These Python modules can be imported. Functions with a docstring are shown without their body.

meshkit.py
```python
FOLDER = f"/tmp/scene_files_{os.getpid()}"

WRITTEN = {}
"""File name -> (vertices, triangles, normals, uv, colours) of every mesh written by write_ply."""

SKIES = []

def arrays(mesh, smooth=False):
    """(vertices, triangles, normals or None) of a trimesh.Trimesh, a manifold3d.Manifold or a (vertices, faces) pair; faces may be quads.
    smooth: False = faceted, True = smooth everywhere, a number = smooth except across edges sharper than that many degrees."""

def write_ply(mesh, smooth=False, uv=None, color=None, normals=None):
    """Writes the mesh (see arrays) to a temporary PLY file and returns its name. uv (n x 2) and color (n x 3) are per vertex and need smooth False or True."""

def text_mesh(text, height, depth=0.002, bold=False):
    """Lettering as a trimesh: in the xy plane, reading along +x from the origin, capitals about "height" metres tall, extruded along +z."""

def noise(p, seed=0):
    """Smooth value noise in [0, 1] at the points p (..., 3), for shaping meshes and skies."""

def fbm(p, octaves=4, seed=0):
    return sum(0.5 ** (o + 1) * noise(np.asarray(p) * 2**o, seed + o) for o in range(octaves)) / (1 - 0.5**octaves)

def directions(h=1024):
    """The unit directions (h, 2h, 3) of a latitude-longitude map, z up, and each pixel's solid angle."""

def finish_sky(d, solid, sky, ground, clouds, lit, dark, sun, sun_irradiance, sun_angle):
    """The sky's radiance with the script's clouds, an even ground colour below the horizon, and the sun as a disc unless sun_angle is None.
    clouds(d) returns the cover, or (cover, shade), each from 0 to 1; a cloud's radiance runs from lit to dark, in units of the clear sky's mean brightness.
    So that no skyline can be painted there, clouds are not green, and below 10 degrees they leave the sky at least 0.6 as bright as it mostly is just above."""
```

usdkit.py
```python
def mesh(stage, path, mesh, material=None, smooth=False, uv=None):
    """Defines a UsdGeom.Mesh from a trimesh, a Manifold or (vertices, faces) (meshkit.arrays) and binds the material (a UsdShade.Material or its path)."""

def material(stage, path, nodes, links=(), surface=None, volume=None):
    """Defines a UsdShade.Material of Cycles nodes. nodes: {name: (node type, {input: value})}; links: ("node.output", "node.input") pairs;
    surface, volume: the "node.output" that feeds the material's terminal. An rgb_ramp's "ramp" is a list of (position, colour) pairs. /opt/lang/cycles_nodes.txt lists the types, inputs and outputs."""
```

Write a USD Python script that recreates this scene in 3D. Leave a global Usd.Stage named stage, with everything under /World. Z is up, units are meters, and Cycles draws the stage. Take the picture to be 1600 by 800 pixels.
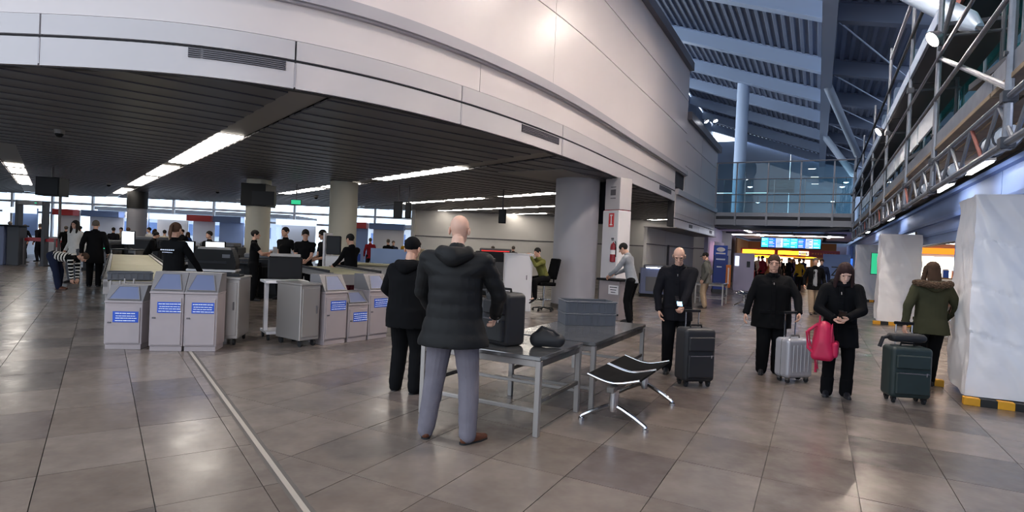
import math, random
import numpy as np, trimesh, manifold3d, shapely, shapely.geometry as sg
from shapely import affinity
from pxr import Usd, UsdGeom, UsdLux, UsdShade, Gf, Sdf, Vt
import usdkit, meshkit
random.seed(7); RNG = np.random.default_rng(7)
stage = Usd.Stage.CreateInMemory()
UsdGeom.SetStageUpAxis(stage, 'Z'); UsdGeom.SetStageMetersPerUnit(stage, 1.0)
UsdGeom.Xform.Define(stage, '/World'); UsdGeom.Scope.Define(stage, '/World/Looks')

# ---------------------------------------------------------------- camera, sky, exposure
EYE, FPX = 1.62, 900.0
PITCH, ROLL = math.radians(.76), math.radians(2.58)
CF = np.array([0, math.cos(PITCH), -math.sin(PITCH)]); _r0 = np.array([1., 0, 0]); _u0 = np.cross(_r0, CF)
CR = math.cos(ROLL)*_r0 + math.sin(ROLL)*_u0; CU = -math.sin(ROLL)*_r0 + math.cos(ROLL)*_u0
CC = np.array([0, 0, EYE])
cam = UsdGeom.Camera.Define(stage, '/World/camera')
m4 = np.eye(4); m4[0, :3], m4[1, :3], m4[2, :3], m4[3, :3] = CR, CU, -CF, CC
cam.AddTransformOp().Set(Gf.Matrix4d(*m4.ravel().tolist()))
cam.CreateHorizontalApertureAttr(36.0); cam.CreateFocalLengthAttr(36.0*FPX/1600)
cam.CreateExposureAttr(-0.42)
SKY = 3.1
dome = UsdLux.DomeLight.Define(stage, '/World/sky')
usdkit.material(stage, '/World/Looks/overcast_sky', {
    'co': ('texture_coordinate', {}), 'n': ('noise_texture', {'scale': 2.5, 'detail': 4.0}),
    'r': ('rgb_ramp', {'ramp': [(0.3, (.70, .83, 1.0)), (.7, (.82, .90, 1.0))]}),
    'b': ('background_shader', {'strength': SKY})},
    [('co.generated', 'n.vector'), ('n.fac', 'r.fac'), ('r.color', 'b.color')], surface='b.background')
UsdShade.MaterialBindingAPI.Apply(dome.GetPrim()).Bind(UsdShade.Material.Get(stage, '/World/Looks/overcast_sky'))
dome.CreateIntensityAttr(1.0)
LAMP_HALL, FLOOD, SMALL, BAY = 11.0, 720.0, 30.0, 440.0

# ---------------------------------------------------------------- survey helpers: pixel of the 1600x800 frame -> point of the place
def ray(x, y): return CF + (x-800)/FPX*CR - (y-400)/FPX*CU
def fl(x, y, z=0.): d = ray(x, y); return CC + d*((z-EYE)/d[2])
def aty(x, y, Y): d = ray(x, y); return CC + d*(Y/d[1])
DD = np.array([.468, .884]); DD /= np.linalg.norm(DD); NN = np.array([DD[1], -DD[0]])   # corridor axis and its normal
CANG = math.degrees(math.atan2(DD[1], DD[0])) - 90      # turn of a thing whose local +y runs down the corridor
def cor(s, t, z=0.): q = DD*s + NN*t; return np.array([q[0], q[1], z])
HD = np.array([-.625, .781]); HD /= np.linalg.norm(HD); HG = np.array([HD[1], -HD[0]])   # lamp rows of the hall and their normal
HANG = math.degrees(math.atan2(HD[1], HD[0])) - 90

# ---------------------------------------------------------------- mesh builder
def _boxtopo(b):
    pts = []
    for sx in (-1, 1):
        for sy in (-1, 1):
            for sz in (-1, 1):
                pts += [(sx, sy*(1-b), sz*(1-b)), (sx*(1-b), sy, sz*(1-b)), (sx*(1-b), sy*(1-b), sz)]
    h = trimesh.convex.convex_hull(np.array(pts, float))
    v = h.vertices; ia = np.argmax(np.abs(v), axis=1)
    return np.sign(v), ia, h.faces
_S, _A, _FB = _boxtopo(.2)
_PV = np.array([[x, y, z] for x in (-1, 1) for y in (-1, 1) for z in (-1, 1)], float)
_PF = trimesh.convex.convex_hull(_PV); _PV, _PF = _PF.vertices, _PF.faces
def rotz(a): c, s = math.cos(a), math.sin(a); return np.array([[c, -s, 0], [s, c, 0], [0, 0, 1.]])
def frame(d, up=(0, 0, 1)):
    d = np.asarray(d, float); d = d/np.linalg.norm(d); up = np.asarray(up, float)
    x = np.cross(up, d)
    if np.linalg.norm(x) < 1e-6: x = np.cross((0, 1, 0), d)
    x /= np.linalg.norm(x); return np.stack([x, np.cross(d, x), d], 1)
class MB:
    def __init__(s): s.v, s.f, s.n = [], [], 0
    def add(s, v, f, R=None, t=(0, 0, 0)):
        v = np.asarray(v, float)
        if R is not None: v = v@np.asarray(R).T
        s.v.append(v + np.asarray(t, float)); s.f.append(np.asarray(f, int)+s.n); s.n += len(v); return s
    def tm(s, m, R=None, t=(0, 0, 0)): return s.add(m.vertices, m.faces, R, t)
    def mf(s, m, R=None, t=(0, 0, 0)): q = m.to_mesh(); return s.add(q.vert_properties[:, :3], q.tri_verts, R, t)
    def box(s, c, d, rz=0., b=0.004, R=None):
        d = np.asarray(d, float)/2
        if R is None: R = rotz(math.radians(rz))
        b = min(b, d.min()*.45)
        if b <= 0: return s.add(_PV*d, _PF, R, c)
        v = _S*(d-b); v[np.arange(len(v)), _A] = (_S*d)[np.arange(len(v)), _A]
        return s.add(v, _FB, R, c)
    def bar(s, p, q, w, h=None, b=0., up=(0, 0, 1)):
        p, q = np.asarray(p, float), np.asarray(q, float)
        return s.box((p+q)/2, (w, h or w, np.linalg.norm(q-p)), b=b, R=frame(q-p, up))
    def cyl(s, p, q, r, n=12, r2=None):
        p, q = np.asarray(p, float), np.asarray(q, float); r2 = r if r2 is None else r2
        a = np.arange(n)/n*2*np.pi; c = np.stack([np.cos(a), np.sin(a), 0*a], 1); L = np.linalg.norm(q-p)
        v = np.vstack([c*r, c*r2+[0, 0, L], [[0, 0, 0], [0, 0, L]]]); i = np.arange(n); j = (i+1) % n
        f = np.vstack([np.stack([i, j, j+n], 1), np.stack([i, j+n, i+n], 1), np.stack([j, i, 0*i+2*n], 1), np.stack([i+n, j+n, 0*i+2*n+1], 1)])
        return s.add(v, f, frame(q-p), p)
    def tube(s, pts, r, n=8):
        pts = np.asarray(pts, float); t = np.gradient(pts, axis=0); a = np.arange(n)/n*2*np.pi; V = []; up = (0, 0, 1)
        for p, d in zip(pts, t):
            R = frame(d, up if abs(d[2])/np.linalg.norm(d) < .98 else (0, 1, 0)); V.append(p+(np.stack([np.cos(a), np.sin(a), 0*a], 1)*r)@R.T)
        k = len(pts); i = np.arange(n); j = (i+1) % n; F = []
        for q in range(k-1): F += [np.stack([q*n+i, q*n+j, (q+1)*n+j], 1), np.stack([q*n+i, (q+1)*n+j, (q+1)*n+i], 1)]
        F += [np.stack([j, i, 0*i+k*n], 1), np.stack([(k-1)*n+i, (k-1)*n+j, 0*i+k*n+1], 1)]
        return s.add(np.vstack(V+[pts[:1], pts[-1:]]), np.vstack(F))
    def lathe(s, prof, c=(0, 0, 0), n=24, R=None):
        prof = np.asarray(prof, float); a = np.arange(n)/n*2*np.pi; k = len(prof)
        v = np.stack([prof[:, None, 0]*np.cos(a), prof[:, None, 0]*np.sin(a), np.repeat(prof[:, 1:2], n, 1)], -1).reshape(-1, 3); i = np.arange(n); j = (i+1) % n; F = []
        for q in range(k-1): F += [np.stack([q*n+i, q*n+j, (q+1)*n+j], 1), np.stack([q*n+i, (q+1)*n+j, (q+1)*n+i], 1)]
        F += [np.stack([j, i, 0*i+k*n], 1), np.stack([(k-1)*n+i, (k-1)*n+j, 0*i+k*n+1], 1)]
        v = np.vstack([v, [[0, 0, prof[0, 1]], [0, 0, prof[-1, 1]]]]); return s.add(v, np.vstack(F), R, c)
    def prism(s, poly, z0, z1, R=None, t=(0, 0, 0)):
        for g in getattr(poly, 'geoms', [poly]):
            if g.is_empty or g.geom_type != 'Polygon' or g.area < 1e-7: continue
            m = trimesh.creation.extrude_polygon(g, z1-z0, engine='earcut'); s.add(m.vertices+[0, 0, z0], m.faces, R, t)
        return s
    def strip(s, pts, z0, z1, th, off=0.):
        """a wall along the plan polyline pts, from z0 to z1, th thick towards the polyline's left, shifted off to its right"""
        p = np.asarray(pts, float)[:, :2]; d = np.gradient(p, axis=0); d /= np.linalg.norm(d, axis=1)[:, None]; nr = np.stack([d[:, 1], -d[:, 0]], 1)
        a, b = p+nr*off, p+nr*(off-th); k = len(p)
        v = np.vstack([np.c_[q, np.full(k, z)] for q, z in ((a, z0), (a, z1), (b, z1), (b, z0))]); F = []
        for i in range(k-1):
            for r0, r1 in ((0, 1), (1, 2), (2, 3), (3, 0)):
                A, B, C, D = r0*k+i, r0*k+i+1, r1*k+i+1, r1*k+i; F += [[A, B, C], [A, C, D]]
        for i, fl_ in ((0, 1), (k-1, 0)):
            q = [i, k+i, 2*k+i, 3*k+i]; q = q if fl_ else q[::-1]; F += [[q[0], q[1], q[2]], [q[0], q[2], q[3]]]
        return s.add(v, F)
    def mesh(s): return trimesh.Trimesh(np.vstack(s.v), np.vstack(s.f), process=False)
    def arrays(s): return np.vstack(s.v), np.vstack(s.f)

USED = {}
def numbered(parent, name):
    k = USED.get((parent, name), 0); USED[(parent, name)] = k+1
    return f'{parent}/{name}' if k == 0 else f'{parent}/{name}_{k:03d}'
def _path(parent): return '/World' if parent is None else str(parent.GetPath())
def tag(p, label=None, cat=None, group=None, kind=None):
    for k, v in (('label', label), ('category', cat), ('group', group), ('kind', kind)):
        if v: p.SetCustomDataByKey(k, v)
    return p
def obj(name, mb, mat, parent=None, smooth=35, label=None, cat=None, group=None, kind=None):
    p = usdkit.mesh(stage, numbered(_path(parent), name), mb.arrays() if isinstance(mb, MB) else mb, '/World/Looks/'+mat, smooth=smooth).GetPrim()
    return tag(p, label, cat, group, kind)
def thing(name, label=None, cat=None, loc=(0, 0, 0), rz=0., group=None, kind=None):
    x = UsdGeom.Xform.Define(stage, numbered('/World', name)); x.AddTranslateOp().Set(Gf.Vec3d(*map(float, loc))); x.AddRotateZOp().Set(float(rz))
    return tag(x.GetPrim(), label, cat, group, kind)
def sub(name, parent, label=None):
    return tag(UsdGeom.Xform.Define(stage, numbered(_path(parent), name)).GetPrim(), label)
def dup(root, loc, rz, label, group=None):
    was = root.GetCustomData(); base = root.GetName()
    if base[-4] == '_' and base[-3:].isdigit(): base = base[:-4]
    r = thing(base, label, was['category'], loc, rz, group or was.get('group'))
    r.GetReferences().AddInternalReference(root.GetPath()); r.SetInstanceable(True); return r

# ---------------------------------------------------------------- materials
def lin(c):
    if isinstance(c, str): c = [int(c[i:i+2], 16)/255 for i in (0, 2, 4)]
    return tuple(((x+.055)/1.055)**2.4 if x > .04045 else x/12.92 for x in c)
def pbr(name, c, rough=.5, metal=0., var=0., scale=4., bump=0., bscale=30., stretch=(1, 1, 1), rvar=0., coat=0., spec=.5):
    c = lin(c); n = {'g': ('geometry', {}), 'p': ('principled_bsdf', {'base_color': c, 'roughness': rough, 'metallic': metal, 'coat_weight': coat, 'specular_ior_level': spec})}; L = []
    if var or bump or rvar:
        n['m'] = ('mapping', {'scale': stretch}); L.append(('g.position', 'm.vector'))
    if var or rvar:
        n['n'] = ('noise_texture', {'scale': scale, 'detail': 5.0, 'roughness': .6}); L.append(('m.vector', 'n.vector'))
    if var:
        n['r'] = ('rgb_ramp', {'ramp': [(.25, tuple(x*(1-var) for x in c)), (.75, tuple(min(1, x*(1+var)) for x in c))]}); L += [('n.fac', 'r.fac'), ('r.color', 'p.base_color')]
    if rvar:
        n['q'] = ('map_range', {'from_min': .3, 'from_max': .7, 'to_min': max(.02, rough-rvar), 'to_max': rough+rvar}); L += [('n.fac', 'q.value'), ('q.result', 'p.roughness')]
    if bump:
        n['b'] = ('noise_texture', {'scale': bscale, 'detail': 3.0}); n['u'] = ('bump', {'strength': bump, 'distance': .01 if bscale > 10 else .06})
        L += [('m.vector', 'b.vector'), ('b.fac', 'u.height'), ('u.normal', 'p.normal')]
    return usdkit.material(stage, '/World/Looks/'+name, n, L, surface='p.BSDF')
def glow(name, c, strength):
    return usdkit.material(stage, '/World/Looks/'+name, {'e': ('emission', {'color': lin(c), 'strength': strength})}, surface='e.emission')
def pane(name, tint, ior=1.5, rough=0.):
    return usdkit.material(stage, '/World/Looks/'+name, {'t': ('transparent_bsdf', {'color': lin(tint)}), 'g': ('glossy_bsdf', {'color': (.9, .95, 1), 'roughness': rough}), 'f': ('fresnel', {'IOR': ior}), 'q': ('geometry', {}), 's': ('math', {'math_type': 'subtract', 'value1': 1.0}), 'k': ('math', {'math_type': 'multiply'}), 'm': ('mix_closure', {})},
        [('q.backfacing', 's.value2'), ('s.value', 'k.value1'), ('f.fac', 'k.value2'), ('k.value', 'm.fac'), ('t.BSDF', 'm.closure1'), ('g.BSDF', 'm.closure2')], surface='m.closure')

for i, c in enumerate(('675c54', '62574f', '6c6159', '564c47', '4f4742')):
    pbr(f'tile_stone_{"abcde"[i]}', c, .25, var=.16, scale=2.3, bump=.03, bscale=60, rvar=.07)
pbr('grout', '55504b', .8); pbr('joint_light', 'a59a8e', .5); pbr('joint_dark', '5a534d', .6)
pbr('facade_paint', 'd2c8c6', .34, var=.03, scale=.6); pbr('facade_band', 'bdb7b8', .3, var=.03, scale=.7); pbr('facade_ledge', 'a9a4a8', .32); pbr('facade_groove', '2c2a2c', .6)
pbr('facade_cap', '57535a', .4); pbr('vent_dark', '1c1b1d', .5)
pbr('slat_dark', '5c595d', .42, metal=.15, var=.12, scale=.8, stretch=(.4, .4, 1)); pbr('ceiling_void', '1a191b', .8); pbr('channel_grey', '8c8783', .5)
pbr('white_wall', 'c9c5c0', .6, var=.04, scale=.8); pbr('column_grey', '9c9aa0', .5, var=.05, scale=.9); pbr('column_cream', 'b8b3a4', .55, var=.05, scale=.9); pbr('white_panel', 'd9d5d6', .4)
pbr('black_plastic', '0c0c0e', .5, spec=.25); pbr('dark_equipment', '191a1f', .5, var=.1, scale=3, spec=.3); pbr('grey_plastic', '5a5b60', .5); pbr('tray_grey', '4e5056', .5, var=.06, scale=6)
pbr('bin_grey', '9d9293', .42, metal=.2, var=.05, scale=3); pbr('bin_hood', '747071', .45, metal=.2, var=.05, scale=3); pbr('bin_flap', '5d6685', .4); pbr('label_blue', '2450b8', .45); pbr('label_white', 'dfe4f2', .5)
pbr('steel', 'a09a96', .34, metal=.7); pbr('steel_dark', '6a6663', .35, metal=.8, rvar=.1, scale=5); pbr('chrome', 'd0d0d2', .1, metal=1.); pbr('table_top_steel', '8f8d8c', .14, metal=.85, rvar=.06, scale=3)
pbr('belt_cream', 'b5ad8c', .55, var=.06, scale=3); pbr('rubber', '141416', .7); pbr('seat_black', '08080a', .8, bump=.2, bscale=300, spec=.08)
pbr('scaf_steel', '83868e', .42, metal=.7, var=.2, scale=6); pbr('scaf_dark', '4a4c52', .5, metal=.5, var=.2, scale=6); pbr('rust_red', '7a4038', .7, var=.2, scale=8); pbr('deck_timber', '7d6a55', .75, var=.25, scale=5)
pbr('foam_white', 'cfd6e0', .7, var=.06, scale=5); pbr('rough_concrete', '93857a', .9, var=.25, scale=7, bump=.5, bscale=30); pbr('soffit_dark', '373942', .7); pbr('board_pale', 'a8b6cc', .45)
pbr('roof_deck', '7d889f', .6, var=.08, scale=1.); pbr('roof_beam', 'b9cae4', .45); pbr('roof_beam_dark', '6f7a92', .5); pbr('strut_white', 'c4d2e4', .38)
pbr('blue_wall', '8fa6d2', .5, var=.05, scale=1.); pbr('blue_trim', '6f86b8', .45); pbr('lavender_wall', 'c4bcd6', .5); pbr('base_dark', '34363c', .5)
pbr('wrap_film', 'eeeaea', .34, var=.015, scale=2, bump=.22, bscale=3.5); pbr('hazard_yellow', 'd99a1e', .55); pbr('hazard_black', '1a1918', .6)
pbr('bridge_grey', '9a9aa0', .4, metal=.3); pbr('bridge_dark', '3b3c44', .5)
pbr('teal_board', '6fa5a8', .5); pbr('red_extinguisher', '8d1420', .35); pbr('sign_red', 'd04040', .5); pbr('sign_white', 'e8e2e2', .5); pbr('print_grey', '5a565a', .6)
pbr('kiosk_blue', '1f3a8c', .4); pbr('kiosk_orange', 'd8742c', .5); pbr('red_fascia', '8d2320', .45); pbr('shop_wood', '8a6644', .6)
pane('clear_glass', 'dcecf0'); pane('teal_glass', '7fb4b4', 1.6); pane('window_glass', 'eef4f8')
glow('lamp_tube', 'fff6ea', LAMP_HALL); glow('flood_lens', 'ffe9d6', FLOOD); glow('wall_tube', 'eef2ff', 34.); glow('gallery_tube', 'e8f6ff', 45.); glow('bay_lens', 'fff1e4', BAY); glow('small_lens', 'f4f6ff', SMALL); glow('far_strip', 'f2f4ff', 9.)
glow('screen_red', 'd83434', 1.6); glow('screen_cyan', '39a8e8', 3.4); glow('screen_white', 'e8f4ff', 2.4); glow('screen_blue', '3566e0', 2.6); glow('screen_green', '38c08a', 1.6); glow('sign_yellow', 'ffb62e', 4.); glow('sign_orange', 'ff7a24', 3.); glow('sign_cream', 'fff0c8', 4.)
glow('shelf_light', 'fff0d8', 5.); glow('phone_screen', '8cc8ff', 5.); glow('screen_pale', 'd8e4f4', 1.9); glow('light_pink', 'f0c4d8', 1.2)
# ================================================================ STRUCTURE
from scipy.interpolate import CubicSpline
def pxp(p): d = np.asarray(p, float)-CC; w = d@CF; return 800+FPX*(d@CR)/w, 400-FPX*(d@CU)/w
_k = [(-20, 7.75), (-12, 7.5), (-6.72, 7.44), (-5.46, 7.44), (-4.29, 7.58), (-3.13, 8.03), (-2.05, 8.78), (-.98, 9.88), (.86, 12.42), (2.67, 15.61)] + [tuple(cor(s, -4.9)[:2]) for s in (20, 24)]
_k = np.array(_k); _u = np.r_[0, np.cumsum(np.linalg.norm(np.diff(_k, axis=0), axis=1))]
_cs = CubicSpline(_u, _k); FAC = _cs(np.linspace(0, _u[-1], 150))
_fx = np.array([pxp((*p, 3.7))[0] if (np.array([*p, 3.7])-CC)@CF > .5 else -9e3 for p in FAC])
def fac_cut(x0, x1, gap=0.):
    """the stretch of the facade's plan curve that shows between two picture columns"""
    a, b = np.interp([x0, x1], _fx, np.linspace(0, _u[-1], 150)); a, b = a+gap, b-gap
    return _cs(np.linspace(a, b, max(3, int((b-a)/.25))))
SEAMS = [-700, 60, 460, 720, 878, 1054]
X_END = float(np.max(_fx))
wl = thing('wall_hall', 'curved pale facade with long horizontal bands above the open security hall', kind='structure')
for a, b in zip(SEAMS[:-1], SEAMS[1:]):
    obj('fascia_panel', MB().strip(fac_cut(a, b, .012), 3.7, 4.06, .06), 'facade_band', wl, smooth=25)
    obj('fascia_panel', MB().strip(fac_cut(a, b, .012), 4.10, 4.36, .06, -.005), 'facade_band', wl, smooth=25)
    obj('seam_strip', MB().strip(fac_cut(b-1.2, b+1.2), 3.72, 4.05, .02, .006), 'facade_ledge', wl) if b < 1000 else None
obj('groove', MB().strip(fac_cut(-700, 1054), 3.69, 4.4, .10, -.05), 'facade_groove', wl)
for a, b in ((-700, 748), (748, 1054)):
    obj('wall_panel', MB().strip(fac_cut(a, b, .008), 4.37, 4.86, .05, -.02), 'facade_paint', wl, smooth=25)
led = MB(); pts = fac_cut(-700, X_END)
for z0, z1, o in ((4.86, 4.89, .05), (4.89, 5.06, .11), (5.06, 5.09, .07)): led.strip(pts, z0, z1, .2, o)
obj('ledge', led, 'facade_ledge', wl, smooth=25)
for z0, z1 in ((5.09, 6.59), (6.61, 7.89), (7.91, 9.15)):
    for a, b in ((-700, 860), (860, X_END)):
        obj('wall_panel', MB().strip(fac_cut(a, b, .004), z0, z1, .05, -.01), 'facade_paint', wl, smooth=25)
obj('backing_wall', MB().strip(pts, 4.3, 9.15, .25, -.05), 'facade_groove', wl, smooth=25)
obj('parapet_cap', MB().strip(pts, 9.13, 9.45, .4, .16), 'facade_cap', wl, smooth=25)
def vent(a, b, z0, z1):
    v = obj('vent', MB().strip(fac_cut(a, b), z0, z1, .03, .004), 'vent_dark', wl)
    n = 5
    for i in range(n):
        z = z0+(z1-z0)*(i+.5)/n; obj('vent_blade', MB().strip(fac_cut(a, b), z-.008, z+.008, .03, .018), 'facade_cap', v)
vent(293, 445, 3.93, 4.06); vent(814, 872, 3.90, 4.05); vent(1030, 1048, 3.88, 4.04)
# the stepped end block of the facade, lower and further away
wb = thing('wall_end_block', 'pale panelled end block of the facade beside the footbridge', kind='structure')
def cs_(s0, s1, t=-4.9): return [cor(s0, t), cor((s0+s1)/2, t), cor(s1, t)]
for z0, z1, o in ((2.72, 3.04, 0), (3.08, 3.28, -.004), (3.29, 3.98, -.02), (4.2, 5.29, -.02), (5.31, 6.3, -.02), (6.32, 7.2, -.02)):
    for a, b in ((22.5, 27.6), (27.6, 32.2)):
        if z0 > 3.7: a = max(a, 24.03)
        obj('wall_panel', MB().strip(cs_(a+.01, b-.01), z0, z1, .05, o), 'facade_paint' if z0 > 3.28 else 'facade_band', wb)
obj('ledge', MB().strip(cs_(22.5, 32.2), 3.98, 4.2, .2, .09), 'facade_ledge', wb)
obj('backing_wall', MB().strip(cs_(22.5, 32.2), 2.75, 3.98, .25, -.05).strip(cs_(24.05, 32.2), 4.0, 7.2, .25, -.05), 'facade_groove', wb)
obj('parapet_cap', MB().strip(cs_(24.05, 32.3), 7.18, 7.5, .4, .16), 'facade_cap', wb)
for s in (25.3, 30.6):
    obj('vent', MB().strip(cs_(s, s+.7), 2.84, 2.98, .03, .012), 'vent_dark', wb)
obj('soffit', MB().strip([cor(22.5, -5.4), cor(32.2, -5.4)], 2.69, 2.72, 1.3, .6), 'channel_grey', wb)
wr = thing('wall_recess', 'white wall set back under the end block', kind='structure')
obj('wall_panel', MB().strip([cor(22.5, -5.95), cor(25.6, -5.95)], 0, 2.7, .12), 'white_wall', wr)
obj('wall_panel', MB().strip([cor(25.62, -5.95), cor(32.2, -5.95)], 0, 2.7, .12), 'white_wall', wr)
obj('rail', MB().strip([cor(22.5, -5.95), cor(32.2, -5.95)], 2.02, 2.06, .05, .03), 'print_grey', wr)
dr = thing('door_1', 'pale double door in the recessed white wall', kind='structure')
R_ = rotz(math.radians(CANG))
for s in (26.6, 27.55): obj('door_leaf', MB().box(cor(s, -5.90, 1.0), (.06, .9, 2.0), R=R_), 'column_grey', dr)
obj('door_frame', MB().box(cor(27.07, -5.91, 2.04), (.1, 2.05, .08), R=R_).box(cor(26.08, -5.91, 1.0), (.1, .08, 2.0), R=R_).box(cor(28.06, -5.91, 1.0), (.1, .08, 2.0), R=R_), 'print_grey', dr)

# ---- hall ceiling: dark slats, lamp channels
hall = sg.Polygon([*[tuple(p) for p in fac_cut(-700, X_END)], tuple(cor(32.2, -5.95)[:2]), tuple(cor(38, -5.95)[:2]), (13.5, 36.2), (-42, 36.2), (-42, 7.9)]).buffer(-.06)
if hall.geom_type != 'Polygon': hall = max(hall.geoms, key=lambda g: g.area)
ROWS = [  # pixel on the row, then the lamps as pairs of pixels
    ((365, 210), [((363, 212), (272, 254)), ((266, 260), (240, 274)), ((238, 277), (214, 290)), ((210, 296), (194, 303))], (460, 140)),
    ((720, 262), [((720, 262), (569, 278)), ((532, 284), (484, 290)), ((476, 292), (416, 300))], (1010, 232)),
    ((862, 302), [((866, 302), (765, 305)), ((718, 306), (652, 308)), ((640, 309), (560, 312))], (1040, 296)),
    ((860, 322), [((862, 322), (640, 325))], (1000, 318)), ((858, 333), [((858, 334), (650, 334))], None),
    ((1052, 343), [((1054, 343), (972, 339))], None),
    ((30, 271), [((0, 254), (8, 259)), ((10, 262), (30, 271)), ((33, 275), (63, 290))], None)]
ce = thing('ceiling', 'dark slatted metal ceiling of the security hall', kind='structure')
ZC = 3.7; chan = []; lamps = []
for q, segs, start in ROWS:
    p0 = fl(*q, ZC)[:2]; off = p0@HG
    us = [(fl(*a, ZC)[:2]@HD, fl(*b, ZC)[:2]@HD) for a, b in segs]
    u0 = min(min(u) for u in us) - .3; u1 = max(max(u) for u in us) + .3
    if start is not None: u0 = min(u0, fl(*start, ZC)[:2]@HD)
    w = .27
    chan.append(sg.Polygon([tuple(HD*u+HG*(off+s*w)) for u, s in ((u0-6, -1), (u1+8, -1), (u1+8, 1), (u0-6, 1))]).intersection(hall))
    for u in us: lamps.append((off, min(u), max(u)))
chan_u = shapely.union_all(chan)
free = hall.difference(chan_u.buffer(.015))
lo, hi = -60, 60; c_ = np.array(hall.exterior.coords); k0, k1 = (c_@HD).min(), (c_@HD).max(); g0, g1 = (c_@HG).min(), (c_@HG).max()
PITCHS = .30; mats = ['slat_dark']
slat_n = 0; rest = MB()
for i in range(int((k1-k0)/PITCHS)):
    a = k0+i*PITCHS
    st_ = sg.Polygon([tuple(HD*u+HG*g) for u, g in ((a, g0), (a+PITCHS*.86, g0), (a+PITCHS*.86, g1), (a, g1))]).intersection(free)
    for g in getattr(st_, 'geoms', [st_]):
        if g.is_empty or g.geom_type != 'Polygon' or g.area < .02: continue
        near = np.linalg.norm(np.array(g.exterior.coords), axis=1).min()
        dz = -.012 if i % 2 else 0.
        if slat_n < 290 and near < 24: obj('slat', MB().prism(g, ZC+dz, ZC+dz+.03), 'slat_dark', ce, smooth=False); slat_n += 1
        else: rest.prism(g, ZC+dz, ZC+dz+.03)
tag(obj('slat_field', rest, 'slat_dark', ce, smooth=False), kind='stuff')
for c in chan: obj('lamp_channel', MB().prism(c, ZC+.03, ZC+.06), 'channel_grey', ce, smooth=False)
obj('soffit_panel', MB().prism(sg.Polygon([tuple(fl(*q, 3.7)[:2]) for q in ((778, 268), (880, 263), (945, 281), (915, 290))]), 3.672, 3.698), 'channel_grey', ce, smooth=False)
obj('ceiling_void', MB().prism(hall, 3.95, 4.0), 'ceiling_void', ce, smooth=False)
for i, (off, a, b) in enumerate(lamps):
    r, k = next((r, k) for r, (q, segs, _) in enumerate(ROWS) for k, s in enumerate(segs) if abs(fl(*q, ZC)[:2]@HG-off) < 1e-6 and abs(min(fl(*s[0], ZC)[:2]@HD, fl(*s[1], ZC)[:2]@HD)-a) < 1e-6)
    where = ['the row over the bins', 'the long middle row', 'the row reaching the big grey column', 'the far row above the white wall', 'the farthest row', 'the row behind the extinguisher pillar', 'the row at the far left'][r]
    order = ['nearest', 'second', 'third', 'fourth'][k] if r != 6 else ['first', 'second', 'third'][k]
    lm = thing('strip_lamp', f'bright white recessed strip lamp, {order} in {where}', 'ceiling lamp', (*(HD*(a+b)/2+HG*off), ZC), HANG, 'strip lamps in the dark ceiling')
    L = b-a
    obj('housing', MB().box((0, 0, .028), (.52, L+.04, .012), b=.002), 'white_panel', lm)
    obj('diffuser', MB().box((0, 0, .004), (.48, L, .034), b=.004), 'lamp_tube', lm)

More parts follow.
